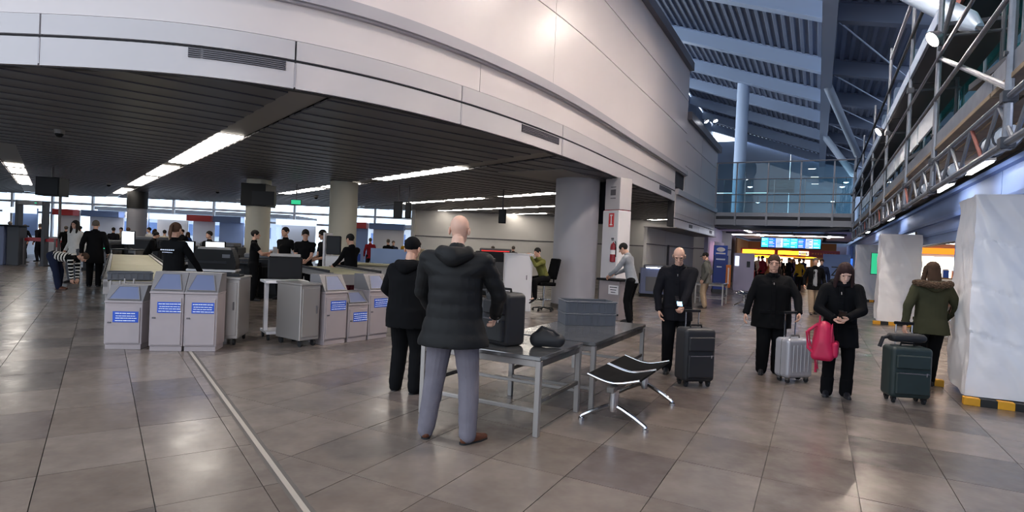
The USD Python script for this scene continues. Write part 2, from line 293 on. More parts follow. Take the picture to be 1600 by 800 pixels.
# ---- hall back: windows and white wall
def box_wall(name, p, q, z0, z1, th, mat, parent): return obj(name, MB().strip([p, q], z0, z1, th), mat, parent)
wk = thing('wall_back', 'white far wall of the security hall', kind='structure')
box_wall('wall_panel', (-6.2, 35.3), (.6, 35.3), 0, 3.95, .2, 'white_wall', wk); box_wall('wall_panel', (.59, 35.3), (13.4, 35.3), 0, 3.95, .2, 'white_wall', wk)
box_wall('wall_panel', (-6.2, 36.4), (-6.2, 35.), 0, 3.95, .2, 'white_wall', wk)
box_wall('dado_rail', (-6., 35.27), (13.4, 35.27), 2.1, 2.16, .04, 'print_grey', wk)
wlft = thing('wall_left', 'far left end wall of the security hall', kind='structure'); box_wall('wall_panel', (-42, 7.8), (-42, 36.4), 0, 4, .2, 'white_wall', wlft)
NW = 14
for i in range(NW):
    x0 = -41.8+i*2.54; x1 = x0+2.54
    w_ = thing(f'window_{i+1}', kind='structure')
    f = MB()
    for z in (.06, 2.55, 3.2, 3.9): f.box(((x0+x1)/2, 36.3, z), (2.54, .12, .12))
    f.box((x0+.06, 36.3, 1.95), (.12, .14, 3.9))
    obj('window_frame', f, 'white_panel', w_)
    for z0, z1 in ((.1, 2.5), (2.6, 3.15), (3.25, 3.85)): obj('pane', MB().box(((x0+x1)/2+.05, 36.3, (z0+z1)/2), (2.4, .012, z1-z0), b=0), 'window_glass', w_)
# roof slab over the hall
rf = thing('roof_hall', 'flat roof slab over the security hall', kind='structure'); obj('slab', MB().prism(hall.buffer(.3), 9.0, 9.15) if False else MB().prism(hall, 4.1, 4.25), 'ceiling_void', rf, smooth=False)

# ---- floor: stone tiles, two fields met by a light joint
fo = thing('floor', 'worn grey stone tile floor', kind='structure')
obj('grout_bed', MB().box((0, 25, -.06), (150, 110, .1), b=0), 'grout', fo)
jA, jB = fl(305, 560)[:2], fl(480, 800)[:2]; jd = (jA-jB)/np.linalg.norm(jA-jB); jn = np.array([jd[1], -jd[0]])
j0, j1 = jB-jd*8, jA+jd*34
zoneL = sg.Polygon([tuple(j0-jn*.045), tuple(j1-jn*.045), (-44, 37), (-44, -6)]).buffer(0); zoneR = sg.Polygon([tuple(j0+jn*.045), tuple(j1+jn*.045), (-10, 60), (40, 60), (40, -6)]).buffer(0)
if not zoneL.is_valid or zoneL.area < 50: raise SystemExit('zone')
view = sg.Polygon([(-1, -4), (-40, 36), (-34, 60), (38, 60), (22, 14), (8, -4)])
js = obj('joint_strip', MB().bar((*j0, -.004), (*j1, -.004), .035, .008), 'joint_light', fo)
obj('joint_edge', MB().bar((*(j0+jn*.032), -.005), (*(j1+jn*.032), -.005), .026, .008).bar((*(j0-jn*.032), -.005), (*(j1-jn*.032), -.005), .026, .008), 'joint_dark', fo)
cand = []
def field(zone, ax, wid, lng, ang0):
    nx = np.array([ax[1], -ax[0]]); c = np.array(zone.exterior.coords); u0, u1 = (c@nx).min(), (c@nx).max(); v0, v1 = (c@ax).min(), (c@ax).max()
    zp = shapely.prepared.prep(zone); vp = shapely.prepared.prep(view)
    for i in range(int((u1-u0)/wid)+1):
        for k in range(int((v1-v0)/lng)+1):
            u, v = u0+i*wid+ang0, v0+k*lng; ctr = nx*(u+wid/2)+ax*(v+lng/2)
            if ctr[1] > 48 or not vp.contains(sg.Point(*ctr)): continue
            g = .003
            P = sg.Polygon([tuple(nx*(u+a)+ax*(v+b)) for a, b in ((g, g), (wid-g, g), (wid-g, lng-g), (g, lng-g))])
            if not zp.contains(P):
                if not zp.intersects(P): continue
                P = P.intersection(zone)
                if P.geom_type != 'Polygon' or P.area < .01: continue
            cand.append((np.hypot(*ctr), P, ctr))
import shapely.prepared
field(zoneR, DD, .62, .82, 0.); field(zoneL, jd, .6, .85, 0.)
inview = []
for d, P, c in cand:
    xs = [pxp((*q, 0)) for q in P.exterior.coords if (np.array([*q, 0])-CC)@CF > .3]
    vis = any(-20 < x < 1620 and y < 830 for x, y in xs)
    inview.append((0 if vis else 1, d, P))
inview.sort(key=lambda q: (q[0], q[1]))
TM = ['tile_stone_a', 'tile_stone_b', 'tile_stone_c', 'tile_stone_a', 'tile_stone_c', 'tile_stone_b', 'tile_stone_d', 'tile_stone_e']
far = [MB() for _ in range(5)]
for i, (_, d, P) in enumerate(inview):
    r = int(RNG.integers(0, 8)); dz = RNG.uniform(0, .0015)
    if i < 296: obj('tile', MB().prism(P, -.012, dz), TM[r], fo, smooth=False)
    else: far['abcde'.index(TM[r][-1])].prism(P, -.012, dz)
for k, m in enumerate(far): tag(obj('tile_field', m, f'tile_stone_{"abcde"[k]}', fo, smooth=False), kind='stuff')

# ---- atrium roof: corrugated deck on sloping beams, a spine beam, struts
ra = thing('ceiling_atrium', 'high blue-grey corrugated steel roof on sloping beams', kind='structure')
ZS, ZL, ZR = 10.5, 12.7, 9.8; TL, TR = -6.2, 3.4
def zt(t): return ZS+(ZL-ZS)*(t/TL) if t < 0 else ZS+(ZR-ZS)*(t/TR)
beams = [-4.6, 1., 6.6, 12.2, 17.9, 23.5, 30.08, 35.58, 40.67, 46.5, 51.8, 57.]
SS = beams[0], beams[-1]+2
for a, b in zip(beams[:-1], beams[1:]):
    for t0, t1 in ((-9.4, 0), (0, TR)):
        w = .34; n = int((t1-t0)/w); rib = MB(); prof = []
        for k in range(n): # trapezoid ribs running down the corridor
            t = t0+k*w; prof += [(t, 0), (t+.12, 0), (t+.17, -.09), (t+.29, -.09)]
        prof.append((t1, 0)); prof = np.array(prof)
        zz = np.array([zt(p[0]) for p in prof])+prof[:, 1]+.5
        v = []; f = []; K = len(prof)
        for s in (a, b):
            for (t, _), z in zip(prof, zz): v.append(cor(s, t, z))
        for s in (a, b):
            for (t, _), z in zip(prof, zz): v.append(cor(s, t, z+.06))
        for k in range(K-1):
            f += [[k, k+1, K+k+1], [k, K+k+1, K+k], [2*K+k, 3*K+k+1, 2*K+k+1], [2*K+k, 3*K+k, 3*K+k+1]]
        rib.add(v, f); obj('roof_deck', rib, 'roof_deck', ra, smooth=False)
for s in beams:
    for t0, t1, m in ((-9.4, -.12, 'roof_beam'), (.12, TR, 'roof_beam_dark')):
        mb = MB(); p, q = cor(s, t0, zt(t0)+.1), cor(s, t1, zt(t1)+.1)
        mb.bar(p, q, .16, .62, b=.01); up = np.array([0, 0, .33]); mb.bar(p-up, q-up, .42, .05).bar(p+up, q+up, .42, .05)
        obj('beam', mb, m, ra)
obj('spine_beam', MB().bar(cor(beams[0], 0, ZS-.05), cor(58, 0, ZS-.05), .26, .8).bar(cor(beams[0], 0, ZS-.46), cor(58, 0, ZS-.46), .46, .06), 'roof_beam', ra)
for s0, s1 in zip(beams[5:-1], beams[6:]): obj('wind_brace', MB().cyl(cor(s0, .3, 10.2), cor(s1, 3.2, 9.7), .03), 'roof_beam', ra)
def strut(a, b, za, zb, ta, tb, r=.17):
    p, q = cor(a, ta, za), cor(b, tb, zb); u = (q-p)/np.linalg.norm(q-p); mb = MB().cyl(p, q, r, 16).cyl(p-u*.3, p, r*.35, 10, r).cyl(q, q+u*.3, r, 10, r*.35); mb.cyl(p-u*.5, p-u*.25, .06).cyl(q+u*.25, q+u*.5, .06)
    return mb
# ---- right wall of the atrium
wr2 = thing('wall_right', 'light blue wall with a dark skirting behind the wrapped columns', kind='structure')
T0 = 2.6
for a, b, z0, z1 in ((-4, 8, 0, 3.3), (8.03, 12, 0, 3.3), (12.03, 15.4, 0, 3.3), (15.4, 21.8, 2.22, 3.3), (21.8, 26, 0, 3.3), (26.03, 58, 0, 3.3)):
    obj('wall_panel', MB().strip([cor(a, T0), cor(b, T0)], z0, z1, -.15), 'blue_wall', wr2)
obj('trim', MB().strip([cor(-4, T0), cor(58, T0)], 2.42, 2.48, .03).strip([cor(-4, T0), cor(40, T0)], 2.72, 2.8, .06).strip([cor(-4, T0), cor(58, T0)], 3.24, 3.32, .1), 'blue_trim', wr2)
obj('notice', MB().strip([cor(13.6, T0), cor(13.9, T0)], 1.5, 1.85, .02), 'sign_white', wr2)
bs = thing('baseboard_right', 'dark skirting of the light blue wall', kind='structure')
for a, b in ((-4, 15.4), (21.8, 40)): obj('skirting', MB().strip([cor(a, T0), cor(b, T0)], 0, .16, .035), 'base_dark', bs)
wu = thing('wall_right_upper', 'upper gallery wall with teal glazing and raw concrete slab edges', kind='structure')
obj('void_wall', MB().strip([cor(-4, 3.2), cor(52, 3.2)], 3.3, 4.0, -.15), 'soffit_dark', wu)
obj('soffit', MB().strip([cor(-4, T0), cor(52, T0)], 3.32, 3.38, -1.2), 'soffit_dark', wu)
for s in np.arange(2, 34, 4.): obj('slab_edge', MB().strip([cor(s, 2.15), cor(s+3.97, 2.15)], 3.86, 4.06, -1.2), 'rough_concrete', wu)
obj('slab_edge', MB().strip([cor(34, 2.15), cor(56, 2.15)], 3.86, 4.06, -1.2), 'rough_concrete', wu)
for s in np.arange(2, 50, 2.2):
    obj('pane', MB().strip([cor(s+.06, 2.5), cor(s+2.14, 2.5)], 4.12, 5.98, .014), 'teal_glass', wu)
    obj('mullion', MB().box(cor(s, 2.5, 5.05), (.07, .07, 1.86), rz=CANG), 'scaf_steel', wu)
obj('gallery_back', MB().strip([cor(-2, 4.6), cor(52, 4.6)], 4.3, 9.8, -.15), 'board_pale', wu)
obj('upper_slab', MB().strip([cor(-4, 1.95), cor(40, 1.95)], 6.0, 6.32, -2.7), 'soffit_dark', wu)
obj('edge_channel', MB().strip([cor(-4, 1.93), cor(40, 1.93)], 5.98, 6.2, .05, 0), 'rust_red', wu)
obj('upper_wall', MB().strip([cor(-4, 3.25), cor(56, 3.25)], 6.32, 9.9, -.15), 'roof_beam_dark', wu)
for s in (26.2, 31.5, 37.): obj('pilaster', MB().box(cor(s, 3.0, 7.9), (.45, .6, 3.6), rz=CANG), 'strut_white', wu)
for s in (6.5, 10.5, 14.5, 18.5): obj('gallery_strip', MB().box(cor(s, 3.5, 5.93), (.2, 2.0, .05), rz=CANG), 'gallery_tube', wu)
for s in np.arange(1, 30, 3.): obj('gallery_ceiling', MB().box(cor(s+1.5, 3.55, 5.975), (2.05, 2.96, .03), rz=CANG), 'teal_board', wu)
for s in np.arange(1, 26, 2.3): obj('gallery_panel', MB().box(cor(s, 4.5, 4.95), (.06, 1.7, .9), rz=CANG), 'teal_board', wu)
wlu = thing('wall_left_upper', 'pale blue upper wall behind the stepped facade end', kind='structure')
for a, b in ((40, 49), (49.05, 58)): obj('wall_panel', MB().strip([cor(a, -9.4), cor(b, -9.4)], 3.5, 14.2, .15), 'board_pale', wlu)
# ---- far end
we = thing('wall_far_end', 'pale blue gable wall beyond the footbridge', kind='structure')
R_c = rotz(math.radians(CANG))
obj('wall_panel', MB().box(cor(57.5, 1.2, 8.2), (7.4, .2, 10.4), rz=CANG), 'roof_beam', we); obj('wall_panel', MB().box(cor(57.5, -6.0, 5.4), (6.9, .2, 4.6), rz=CANG), 'board_pale', we)
obj('louvre_panel', MB().box(cor(57.3, -3.2, 8.3), (2.2, .1, 1.2), rz=CANG), 'print_grey', we)
for k in range(6): obj('louvre_blade', MB().box(cor(57.2, -3.2, 7.8+k*.2), (2.1, .1, .06), rz=CANG), 'soffit_dark', we)
obj('wall_panel', MB().box(cor(57.6, -6.0, 10.2), (6.9, .2, 4.8), rz=CANG), 'board_pale', we)
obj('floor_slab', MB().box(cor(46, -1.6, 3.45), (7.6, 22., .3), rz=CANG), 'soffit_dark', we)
for k, t in enumerate((-4.2, -2.3, -.4, 1.2)): obj('soffit_panel', MB().box(cor(43, t, 3.27), (1.8, 15, .05), rz=CANG), 'lavender_wall', we)
obj('wall_panel', MB().strip([cor(32.2, -5.2), cor(44, -5.2)], 0, 3.3, .2), 'lavender_wall', we)
obj('light_strip', MB().box(cor(38, -1.8, 3.1), (6.2, .14, .06), rz=CANG), 'far_strip', we)
obj('wall_panel', MB().box(cor(57.5, -1.8, 1.6), (14, .2, 3.3), rz=CANG), 'lavender_wall', we)
for s, t in ((36, -3.6), (41.5, .6), (41.5, -3.4)): obj('light_strip', MB().box(cor(s, t, 3.22), (.16, 3.2, .05), rz=CANG), 'far_strip', we)
obj('trim', MB().box(cor(37.3, -1.8, 3.2), (6.4, .1, .1), rz=CANG), 'bridge_dark', we)
# ================================================================ THINGS: steelwork, bridge, scaffold, wraps
def on_t(x, y, t): # pixel -> point on the vertical plane t along the corridor
    d = ray(x, y); nn = NN; k = t/(d[:2]@nn); return CC+d*k
def on_s(x, y, s): d = ray(x, y); k = s/(d[:2]@DD); return CC+d*k
CZ = rotz(math.radians(CANG))
def tube_strut(p, q, r, label):
    p, q = np.array(p), np.array(q); u = (q-p)/np.linalg.norm(q-p)
    t = thing('roof_strut', label, 'strut', p)
    obj('tube', MB().cyl(u*.35, q-p-u*.35, r, 18), 'strut_white', t)
    for a, b in ((u*.05, u*.35), (q-p-u*.05, q-p-u*.35)): obj('end_cone', MB().cyl(a, b, r*.4, 14, r), 'strut_white', t)
    for a in (0*u, q-p): obj('pin_plate', MB().bar(a-u*.15, a+u*.15, .1, .03), 'scaf_dark', t)
tube_strut(cor(31.3, 0, 10.2), on_t(1342, 246, 1.9), .2, 'long pale steel roof strut reaching the spine beam, upper of the two behind the bridge')
tube_strut(cor(43.5, 0, 10.1), on_t(1337, 278, 1.9), .2, 'shorter pale steel roof strut just above the footbridge glass')
tube_strut(on_t(1390, -26, .9), on_t(1534, 44, 1.86), .15, 'thick pale steel tube crossing the top of the scaffold')
cb = on_s(1152, 330, 36.)
c = thing('round_column', 'tall blue-grey round column rising behind the footbridge glass', 'column', (cb[0], cb[1], 3.6))
obj('shaft', MB().cyl((0, 0, 0), (0, 0, 8.6), .34, 28), 'roof_beam', c); obj('collar', MB().cyl((0, 0, 0), (0, 0, .3), .5, 28), 'roof_beam', c)

br = thing('footbridge', 'grey steel footbridge with a tall glass parapet across the concourse', 'bridge', cor(32.2, -1.75), CANG)
W_ = 6.5; hw = W_/2
obj('deck', MB().box((0, 1.3, 3.62), (W_, 2.6, .2)), 'bridge_dark', br)
obj('fascia_beam', MB().box((0, -.03, 3.93), (W_, .08, .2)), 'bridge_grey', br); obj('fascia_beam', MB().box((0, -.05, 3.52), (W_, .1, .3)), 'bridge_grey', br)
obj('web', MB().box((0, .02, 3.74), (W_, .04, .2)), 'bridge_dark', br)
sf = MB(); xs = np.linspace(-hw, hw, 13)
for a, b in zip(xs[:-1], xs[1:]):
    za, zb = 3.36-.22*(1-(a/hw)**2), 3.36-.22*(1-(b/hw)**2); sf.bar((a, .9, za+.04), (b, .9, zb+.04), 1.9, .12, up=(0, 0, 1)) if False else sf.bar((a, .25, za), (b, .25, zb), .12, .5, up=(0, 1, 0))
obj('soffit_beam', sf, 'bridge_dark', br)
PX = [-hw+.1, -2.15, -.65, .85, 2.3, hw-.1]
for x in PX:
    pm = MB().box((x, -.1, 5.0), (.07, .09, 3.3)).box((x, -.1, 3.6), (.1, .1, .5)); obj('post', pm, 'bridge_grey', br)
for a, b in zip(PX[:-1], PX[1:]): obj('pane', MB().box(((a+b)/2, -.06, 5.3), (b-a-.09, .016, 2.55), b=0), 'clear_glass', br)
for z, r in ((6.62, .035), (5.75, .02), (4.95, .025), (4.55, .02)): obj('rail', MB().cyl((-hw, -.16, z), (hw, -.16, z), r, 10), 'bridge_grey', br)
for x in PX[1:-1]: obj('far_post', MB().box((x+.15, 2.5, 5.0), (.06, .06, 2.2)), 'bridge_grey', br)
obj('far_pane', MB().box((0, 2.52, 5.0), (W_-.2, .016, 2.1), b=0), 'clear_glass', br)
for k, (x, z) in enumerate(((-2.0, 6.2), (-1.6, 5.6), (-1.2, 5.0))):
    pass

# ---- plastic-wrapped columns standing on striped beams
def wrap(s, t, w, dpt, h, seed, label, beams):
    th = thing('wrapped_column', label, 'wrapped column', cor(s+dpt/2, t+w/2), CANG)
    m = trimesh.creation.box((w, dpt, h)); 
    for _ in range(6 if s < 12 else 5): m = m.subdivide()
    m.merge_vertices(); v = m.vertices.copy(); v[:, 2] += h/2
    q = v/[w/2, dpt/2, 1]; k = v[:, 2]/h
    nz = meshkit.fbm(np.c_[v[:, 0]*1.6+seed*7, v[:, 1]*1.6, v[:, 2]*.9+v[:, 0]*1.2], 4, seed)-.5
    ridge = np.abs(meshkit.fbm(np.c_[v[:, 0]*2.2+v[:, 2]*1.1+seed, v[:, 1]*2.2-v[:, 2]*.9, v[:, 2]*.6], 3, seed+9)-.5)
    crease = sum(np.exp(-((k-c0-.03*np.sin(v[:, 0]*5+v[:, 1]*4))/.008)**2) for c0 in (.28, .52, .76))
    fold = np.abs(((v[:, 0]*1.1+v[:, 1]*1.3)*2.1+v[:, 2]*1.7*(1 if seed % 2 else -1)+3*nz) % 1-.5)
    out = 1+.05*(1-k)+.16*nz-.30*ridge+.10*(fold-.25)*np.clip(nz*4+.5, 0, 1)-.03*crease
    v[:, 0] *= out; v[:, 1] *= out
    def rg(p, sd): return 1-np.abs(2*meshkit.noise(p, sd)-1)
    P_ = np.c_[v[:, 0]+v[:, 2]*.35, v[:, 1]-v[:, 2]*.3, v[:, 2]*.55]; w1 = meshkit.noise(P_*2.0, seed)
    hgt = .050*rg(P_*2.6+w1[:, None]*1.3, seed+3)**3+.030*rg(P_[:, [1, 2, 0]]*4.6+w1[:, None]*2, seed+5)**4+.014*rg(P_*9, seed+6)**3-.03
    nr = m.vertex_normals*[1, 1, 0]; m.vertices = v+nr*hgt[:, None]*np.clip(.35+1.3*w1, 0, 1.4)[:, None]
    obj('plastic_sheet', (v*[1, 1, .985]+[0, 0, .09], m.faces), 'wrap_film', th, smooth=20)
    obj('column_core', MB().box((0, 0, h/2+.05), (w*.6, dpt*.6, h)), 'column_grey', th)
    return th
def hazard(p, q, label):
    p, q = np.array(p, float), np.array(q, float); L = np.linalg.norm(q-p); u = (q-p)/L
    t = thing('hazard_beam', label, 'striped beam', (*((p+q)/2)[:2], 0), math.degrees(math.atan2(u[1], u[0])))
    n = max(3, int(L/.16)); e = L/n
    for i in range(n): obj('stripe_block', MB().box((-L/2+e*(i+.5), 0, .045), (e-.001, .1, .09), b=.004), 'hazard_yellow' if i % 2 == 0 else 'hazard_black', t)
wrap(8.76, 1.66, .92, 1.08, 2.47, 1, 'big white plastic-wrapped column nearest the camera at the picture edge', None)
wrap(18.7, 1.53, .95, .95, 2.42, 2, 'white plastic-wrapped column behind the woman in the green parka', None)
wrap(29.4, 1.5, .95, .95, 2.42, 3, 'smaller white plastic-wrapped column beyond the second one', None)
hazard(cor(8.66, 1.62), cor(8.66, 2.58), 'yellow and black striped beam at the front foot of the nearest wrapped column')
hazard(cor(9.72, 1.28), cor(9.72, 1.60), 'short striped beam stub left of the nearest wrapped column')
hazard(cor(18.6, 1.42), cor(18.6, 2.5), 'yellow and black striped beam under the second wrapped column')
hazard(cor(29.3, 1.4), cor(29.3, 2.4), 'small far striped beam under the smallest wrapped column')

# ---- scaffold with its lattice girder
sc = thing('scaffold', 'steel tube scaffold with lattice girder and decks above the wrapped columns', 'scaffold', (0, 0, 0))
TF, TB = 1.4, 2.1
def sb(name, a, b, r, mat='scaf_steel', n=9): return obj(name, MB().cyl(a, b, r, n), mat, sc)
for z, r in ((2.72, .034), (3.12, .03)):
    for s0, s1 in ((1, 12), (12, 24), (24, 32.05)): sb('chord', cor(s0, TF, z), cor(s1, TF, z), r)
k = 0
for s in np.arange(2., 31, 1.05):
    sb('lattice_brace', cor(s, TF, 2.72), cor(s+.52, TF, 3.12), .019, 'scaf_steel' if k % 5 else 'rust_red', 7); sb('lattice_brace', cor(s+.52, TF, 3.12), cor(s+1.0, TF, 2.72), .019, 'scaf_steel', 7); k += 1
for s in (6.4, 10.05, 13., 17., 21.2, 26., 31.):
    sb('standard', cor(s, TF, 2.66), cor(s, TF, 7.0 if 12 < s < 20 else 6.6), .035, 'scaf_steel', 10); sb('standard', cor(s, TB, 3.3), cor(s, TB, 6.0), .03, 'scaf_dark', 10)
    for z in (3.5, 4.9): sb('transom', cor(s, TF-.05, z), cor(s, TB+.05, z), .026, 'scaf_dark')
    for z in (2.72, 3.12, 4.9): obj('coupler', MB().box(cor(s, TF, z), (.11, .11, .1), rz=CANG), 'scaf_dark', sc)
for z, r in ((4.0, .026), (5.9, .03), (4.55, .022)):
    for s0, s1 in ((4, 17), (17, 31)): sb('ledger', cor(s0, TF-.03, z), cor(s1, TF-.03, z), r, 'scaf_dark' if z > 5 else 'scaf_steel')
sb('diagonal', cor(6.4, TF, 3.2), cor(10.05, TF, 4.6), .03); sb('diagonal', cor(10.05, TF, 4.7), cor(7.6, TF, 5.8), .03)
sb('ledger', cor(13., TF, 6.75), cor(17., TF, 6.75), .035, 'foam_white')
for s in np.arange(4., 32, 3.1):
    for t in (1.52, 1.78, 2.04): obj('deck_board', MB().box(cor(s+1.5, t, 3.3), (.24, 3.06, .05), rz=CANG), 'deck_timber', sc)
    obj('toe_board', MB().box(cor(s+1.5, TF+.03, 3.42), (.03, 3.06, .2), rz=CANG), 'scaf_steel', sc)
for s in np.arange(10.2, 33, 3.05):
    obj('upper_deck', MB().box(cor(s+1.5, 1.85, 5.12), (.9, 3.0, .06), rz=CANG), 'soffit_dark', sc); obj('upper_toe_board', MB().box(cor(s+1.5, TF-.01, 5.24), (.035, 3.0, .22), rz=CANG), 'board_pale', sc)
for i, s in enumerate(np.arange(12.6, 31, 2.0)): obj('edge_panel', MB().box(cor(s+.95, 1.75, 4.42), (.04, 1.85, .5), rz=CANG), 'foam_white', sc)
for s in (7.2, 12.4, 18.9): obj('plastic_sheet', MB().box(cor(s, 1.62, 3.62), (.3, 1.6, .07), R=CZ@rotz(.1)), 'scaf_dark', sc)
# pale foam-wrapped bundles lying between the girder chords
for i, (s, t, L) in enumerate(((5.2, 1.75, 1.5), (7.2, 1.8, 1.6), (9.4, 1.8, 1.4), (11.6, 1.8, 1.8), (14.2, 1.85, 1.9), (17.4, 1.85, 2.0), (21., 1.85, 2.2))):
    b = thing('foam_bundle', ['pale foam bundle above the nearest wrapped column', 'pale foam bundle second along the girder', 'pale foam bundle third along the girder', 'pale foam bundle fourth along the girder', 'pale foam bundle fifth along the girder', 'pale foam bundle sixth along the girder', 'farthest pale foam bundle in the girder'][i], 'bundle', cor(s, 1.52, 2.76), CANG)
    L *= .55; prof = [(0.04, -L/2), (.09, -L/2+.04), (.11, -L*.25), (.10, L*.2), (.09, L/2-.05), (.04, L/2)]
    obj('wrapping', MB().lathe(prof, (0, 0, .11), 14, R=np.array([[1, 0, 0], [0, 0, 1], [0, -1, 0]])), 'foam_white', b)
    for y in (-L*.3, L*.28): obj('tie', MB().lathe([(.11, -.02), (.114, -.02), (.114, .02), (.11, .02)], (0, y, .11), 14, R=np.array([[1, 0, 0], [0, 0, 1], [0, -1, 0]])), 'scaf_dark', b)

# ---- flood lamps
def flood(p, aim, label, name='flood_lamp', lens='flood_lens'):
    t = thing(name, label, 'flood lamp', p); R = frame(np.array(aim, float))
    obj('lamp_housing', MB().lathe([(.04, -.1), (.07, -.09), (.115, 0), (.12, .015), (.11, .015), (.1, .0)], (0, 0, 0), 20, R=R), 'facade_cap', t)
    obj('lens', MB().lathe([(.001, .008), (.105, .008), (.105, .012), (.001, .014)], (0, 0, 0), 20, R=R), lens, t)
    obj('bracket', MB().cyl(R@np.array([0, 0, -.12]), R@np.array([0, 0, -.12])+np.array([0, 0, -.16]), .025, 8), 'scaf_dark', t); return t
for s, z, lb in ((3.6, 5.4, 'flood lamp on the scaffold just outside the right picture edge'), (-1.5, 5.6, 'flood lamp on the scaffold beside the camera'), (-6.5, 5.6, 'flood lamp on the scaffold behind the camera')):
    flood(cor(s, 1.25, z), tuple((*(-DD*.25-NN), -.30)), lb)
dn = lambda a, b: tuple((*(DD*a+NN*b), -1.))
flood(on_t(1458, 61, 1.25), (*(-NN-DD*.3), -.75), 'bright round flood lamp high on the nearest scaffold post')
flood(on_t(1373, 206, 1.25), (*(-NN-DD*.3), -.75), 'smaller bright flood lamp further along the scaffold')
flood(on_t(1104, 190, -4.55), dn(-.2, .7), 'left lamp of the bright pair on the facade edge', lens='small_lens')
flood(on_t(1118, 189, -4.5), dn(-.4, .6), 'right lamp of the bright pair on the facade edge', lens='small_lens')
for k, (s, t) in enumerate(((7.0, -.5), (12.0, -.7), (17., -.6))):
    t_ = thing('high_bay_lamp', ['first', 'second', 'third'][k]+' high-bay lamp hung from the atrium roof above the picture', 'lamp', cor(s, t, 9.1))
    obj('reflector', MB().lathe([(.08, .3), (.14, .28), (.36, 0), (.35, -.01), (.13, .26), (.05, .27)], n=22), 'facade_cap', t_); obj('lens', MB().lathe([(.001, .02), (.335, .02), (.335, .03), (.001, .03)], n=22), 'bay_lens', t_); obj('stem', MB().cyl((0, 0, .3), (0, 0, 1.2), .02, 8), 'scaf_dark', t_)
for k, s in enumerate((5.5, 11.6, 14.4, 24., 34.)):
    t_ = thing('wall_lamp', ['first', 'second', 'third', 'fourth', 'fifth'][k]+' slim lamp under the soffit along the light blue wall', 'lamp', cor(s, 2.2, 3.22), CANG, 'slim lamps over the light blue wall')
    obj('housing', MB().box((0, 0, .05), (.14, 1.5, .06)), 'white_panel', t_); obj('diffuser', MB().box((0, 0, .01), (.1, 1.44, .03)), 'wall_tube', t_); obj('stem', MB().cyl((0, .5, .08), (0, .5, .62), .012, 6).cyl((0, -.5, .08), (0, -.5, .62), .012, 6), 'scaf_dark', t_)
for k, (px_, py_) in enumerate(((1158, 265), (1165, 280), (1172, 292), (1184, 316), (1322, 285), (1316, 292), (1302, 315))):
    p = on_s(px_, py_, 38.5+k*.6 if k < 4 else 40.+k*.4)
    t = thing('gallery_lamp', ['topmost small white gallery lamp seen through the bridge glass', 'second small gallery lamp down the left string', 'third small gallery lamp down the left string', 'lowest small gallery lamp of the left string', 'upper small lamp by the struts behind the bridge', 'middle small lamp by the struts behind the bridge', 'lowest small lamp by the struts behind the bridge'][k], 'lamp', p, 0)
    obj('lens', MB().lathe([(.001, -.05), (.13, -.03), (.15, 0), (.001, .01)], n=14), 'small_lens', t); obj('stem', MB().cyl((0, 0, .01), (0, 0, .35), .02, 6), 'scaf_dark', t)

# ---- shop in the right wall
sh = thing('lit_shop', 'brightly lit shop opening in the light blue wall', 'shop', cor(18.6, 2.75), CANG-90)   # local x runs back along the corridor, y into the shop
obj('lintel', MB().box((0, .02, 2.25), (6.4, .12, .08)), 'hazard_black', sh)
obj('floor_panel', MB().box((0, 1.6, .01), (6.4, 3.2, .02)), 'white_panel', sh); obj('ceiling_panel', MB().box((0, 1.6, 2.35), (6.4, 3.2, .06)), 'print_grey', sh)
obj('back_panel', MB().box((0, 3.2, 1.2), (6.4, .1, 2.3)), 'white_panel', sh)
for x in (-3.2, 3.2): obj('side_panel', MB().box((x, 1.6, 1.2), (.08, 3.2, 2.3)), 'column_grey', sh)
for y in (.75, 2.3):
    obj('light_panel', MB().box((-3.1, y, 1.62), (.06, 1.4, .66)), 'shelf_light', sh); obj('header_sign', MB().box((-2.95, y, 2.12), (.1, 1.4, .18)), 'sign_orange' if y < 1 else 'sign_cream', sh)
for x in (-1.6, .8): obj('ceiling_light', MB().box((x, 1.5, 2.31), (.5, 2.4, .03)), 'shelf_light', sh)
for z in (.5, .92, 1.3): obj('shelf', MB().box((-2.9, 1.55, z), (.36, 3.0, .04)), 'shop_wood', sh)
gcol = ['label_blue', 'red_extinguisher', 'sign_white', 'kiosk_orange', 'belt_cream', 'hazard_black', 'kiosk_blue', 'bin_flap']
SR = rotz(math.radians(CANG-90)); so = cor(18.6, 2.75)
for i in range(36):
    z = (.52, .94, 1.32)[i % 3]; x = .2+(i//3)*.24+RNG.uniform(-.02, .02); h = RNG.uniform(.18, .3)
    g = thing('goods_pack', f"{['blue', 'dark red', 'white', 'orange', 'cream', 'black', 'deep blue', 'slate'][i % 8]} pack, number {['one', 'two', 'three', 'four', 'five', 'six', 'seven', 'eight', 'nine', 'ten', 'eleven', 'twelve'][i//3]} along the {['lowest', 'middle', 'top'][i % 3]} shop shelf", 'pack', so+SR@np.array([-2.88, x, z]), CANG, 'packs on the shop shelves')
    obj('carton', MB().box((0, 0, h/2), (RNG.uniform(.12, .2), .2, h)), gcol[i % 8], g)
    obj('cap', MB().box((0, 0, h+.015), (.14, .12, .03)), 'sign_white', g)
po = thing('poster_stand', 'blue and white poster stand at the shop entrance', 'poster', cor(21.0, 2.35), CANG-35)
obj('panel', MB().box((0, 0, .95), (.75, .05, 1.3)), 'label_blue', po); obj('sheet', MB().box((0, -.03, 1.25), (.55, .01, .5)), 'label_white', po); obj('foot', MB().box((0, 0, .03), (.8, .4, .06)), 'steel', po)
gsn = thing('lit_sign', 'small cyan lit sign between the wrapped columns', 'sign', on_t(1369, 412, 1.9), CANG)
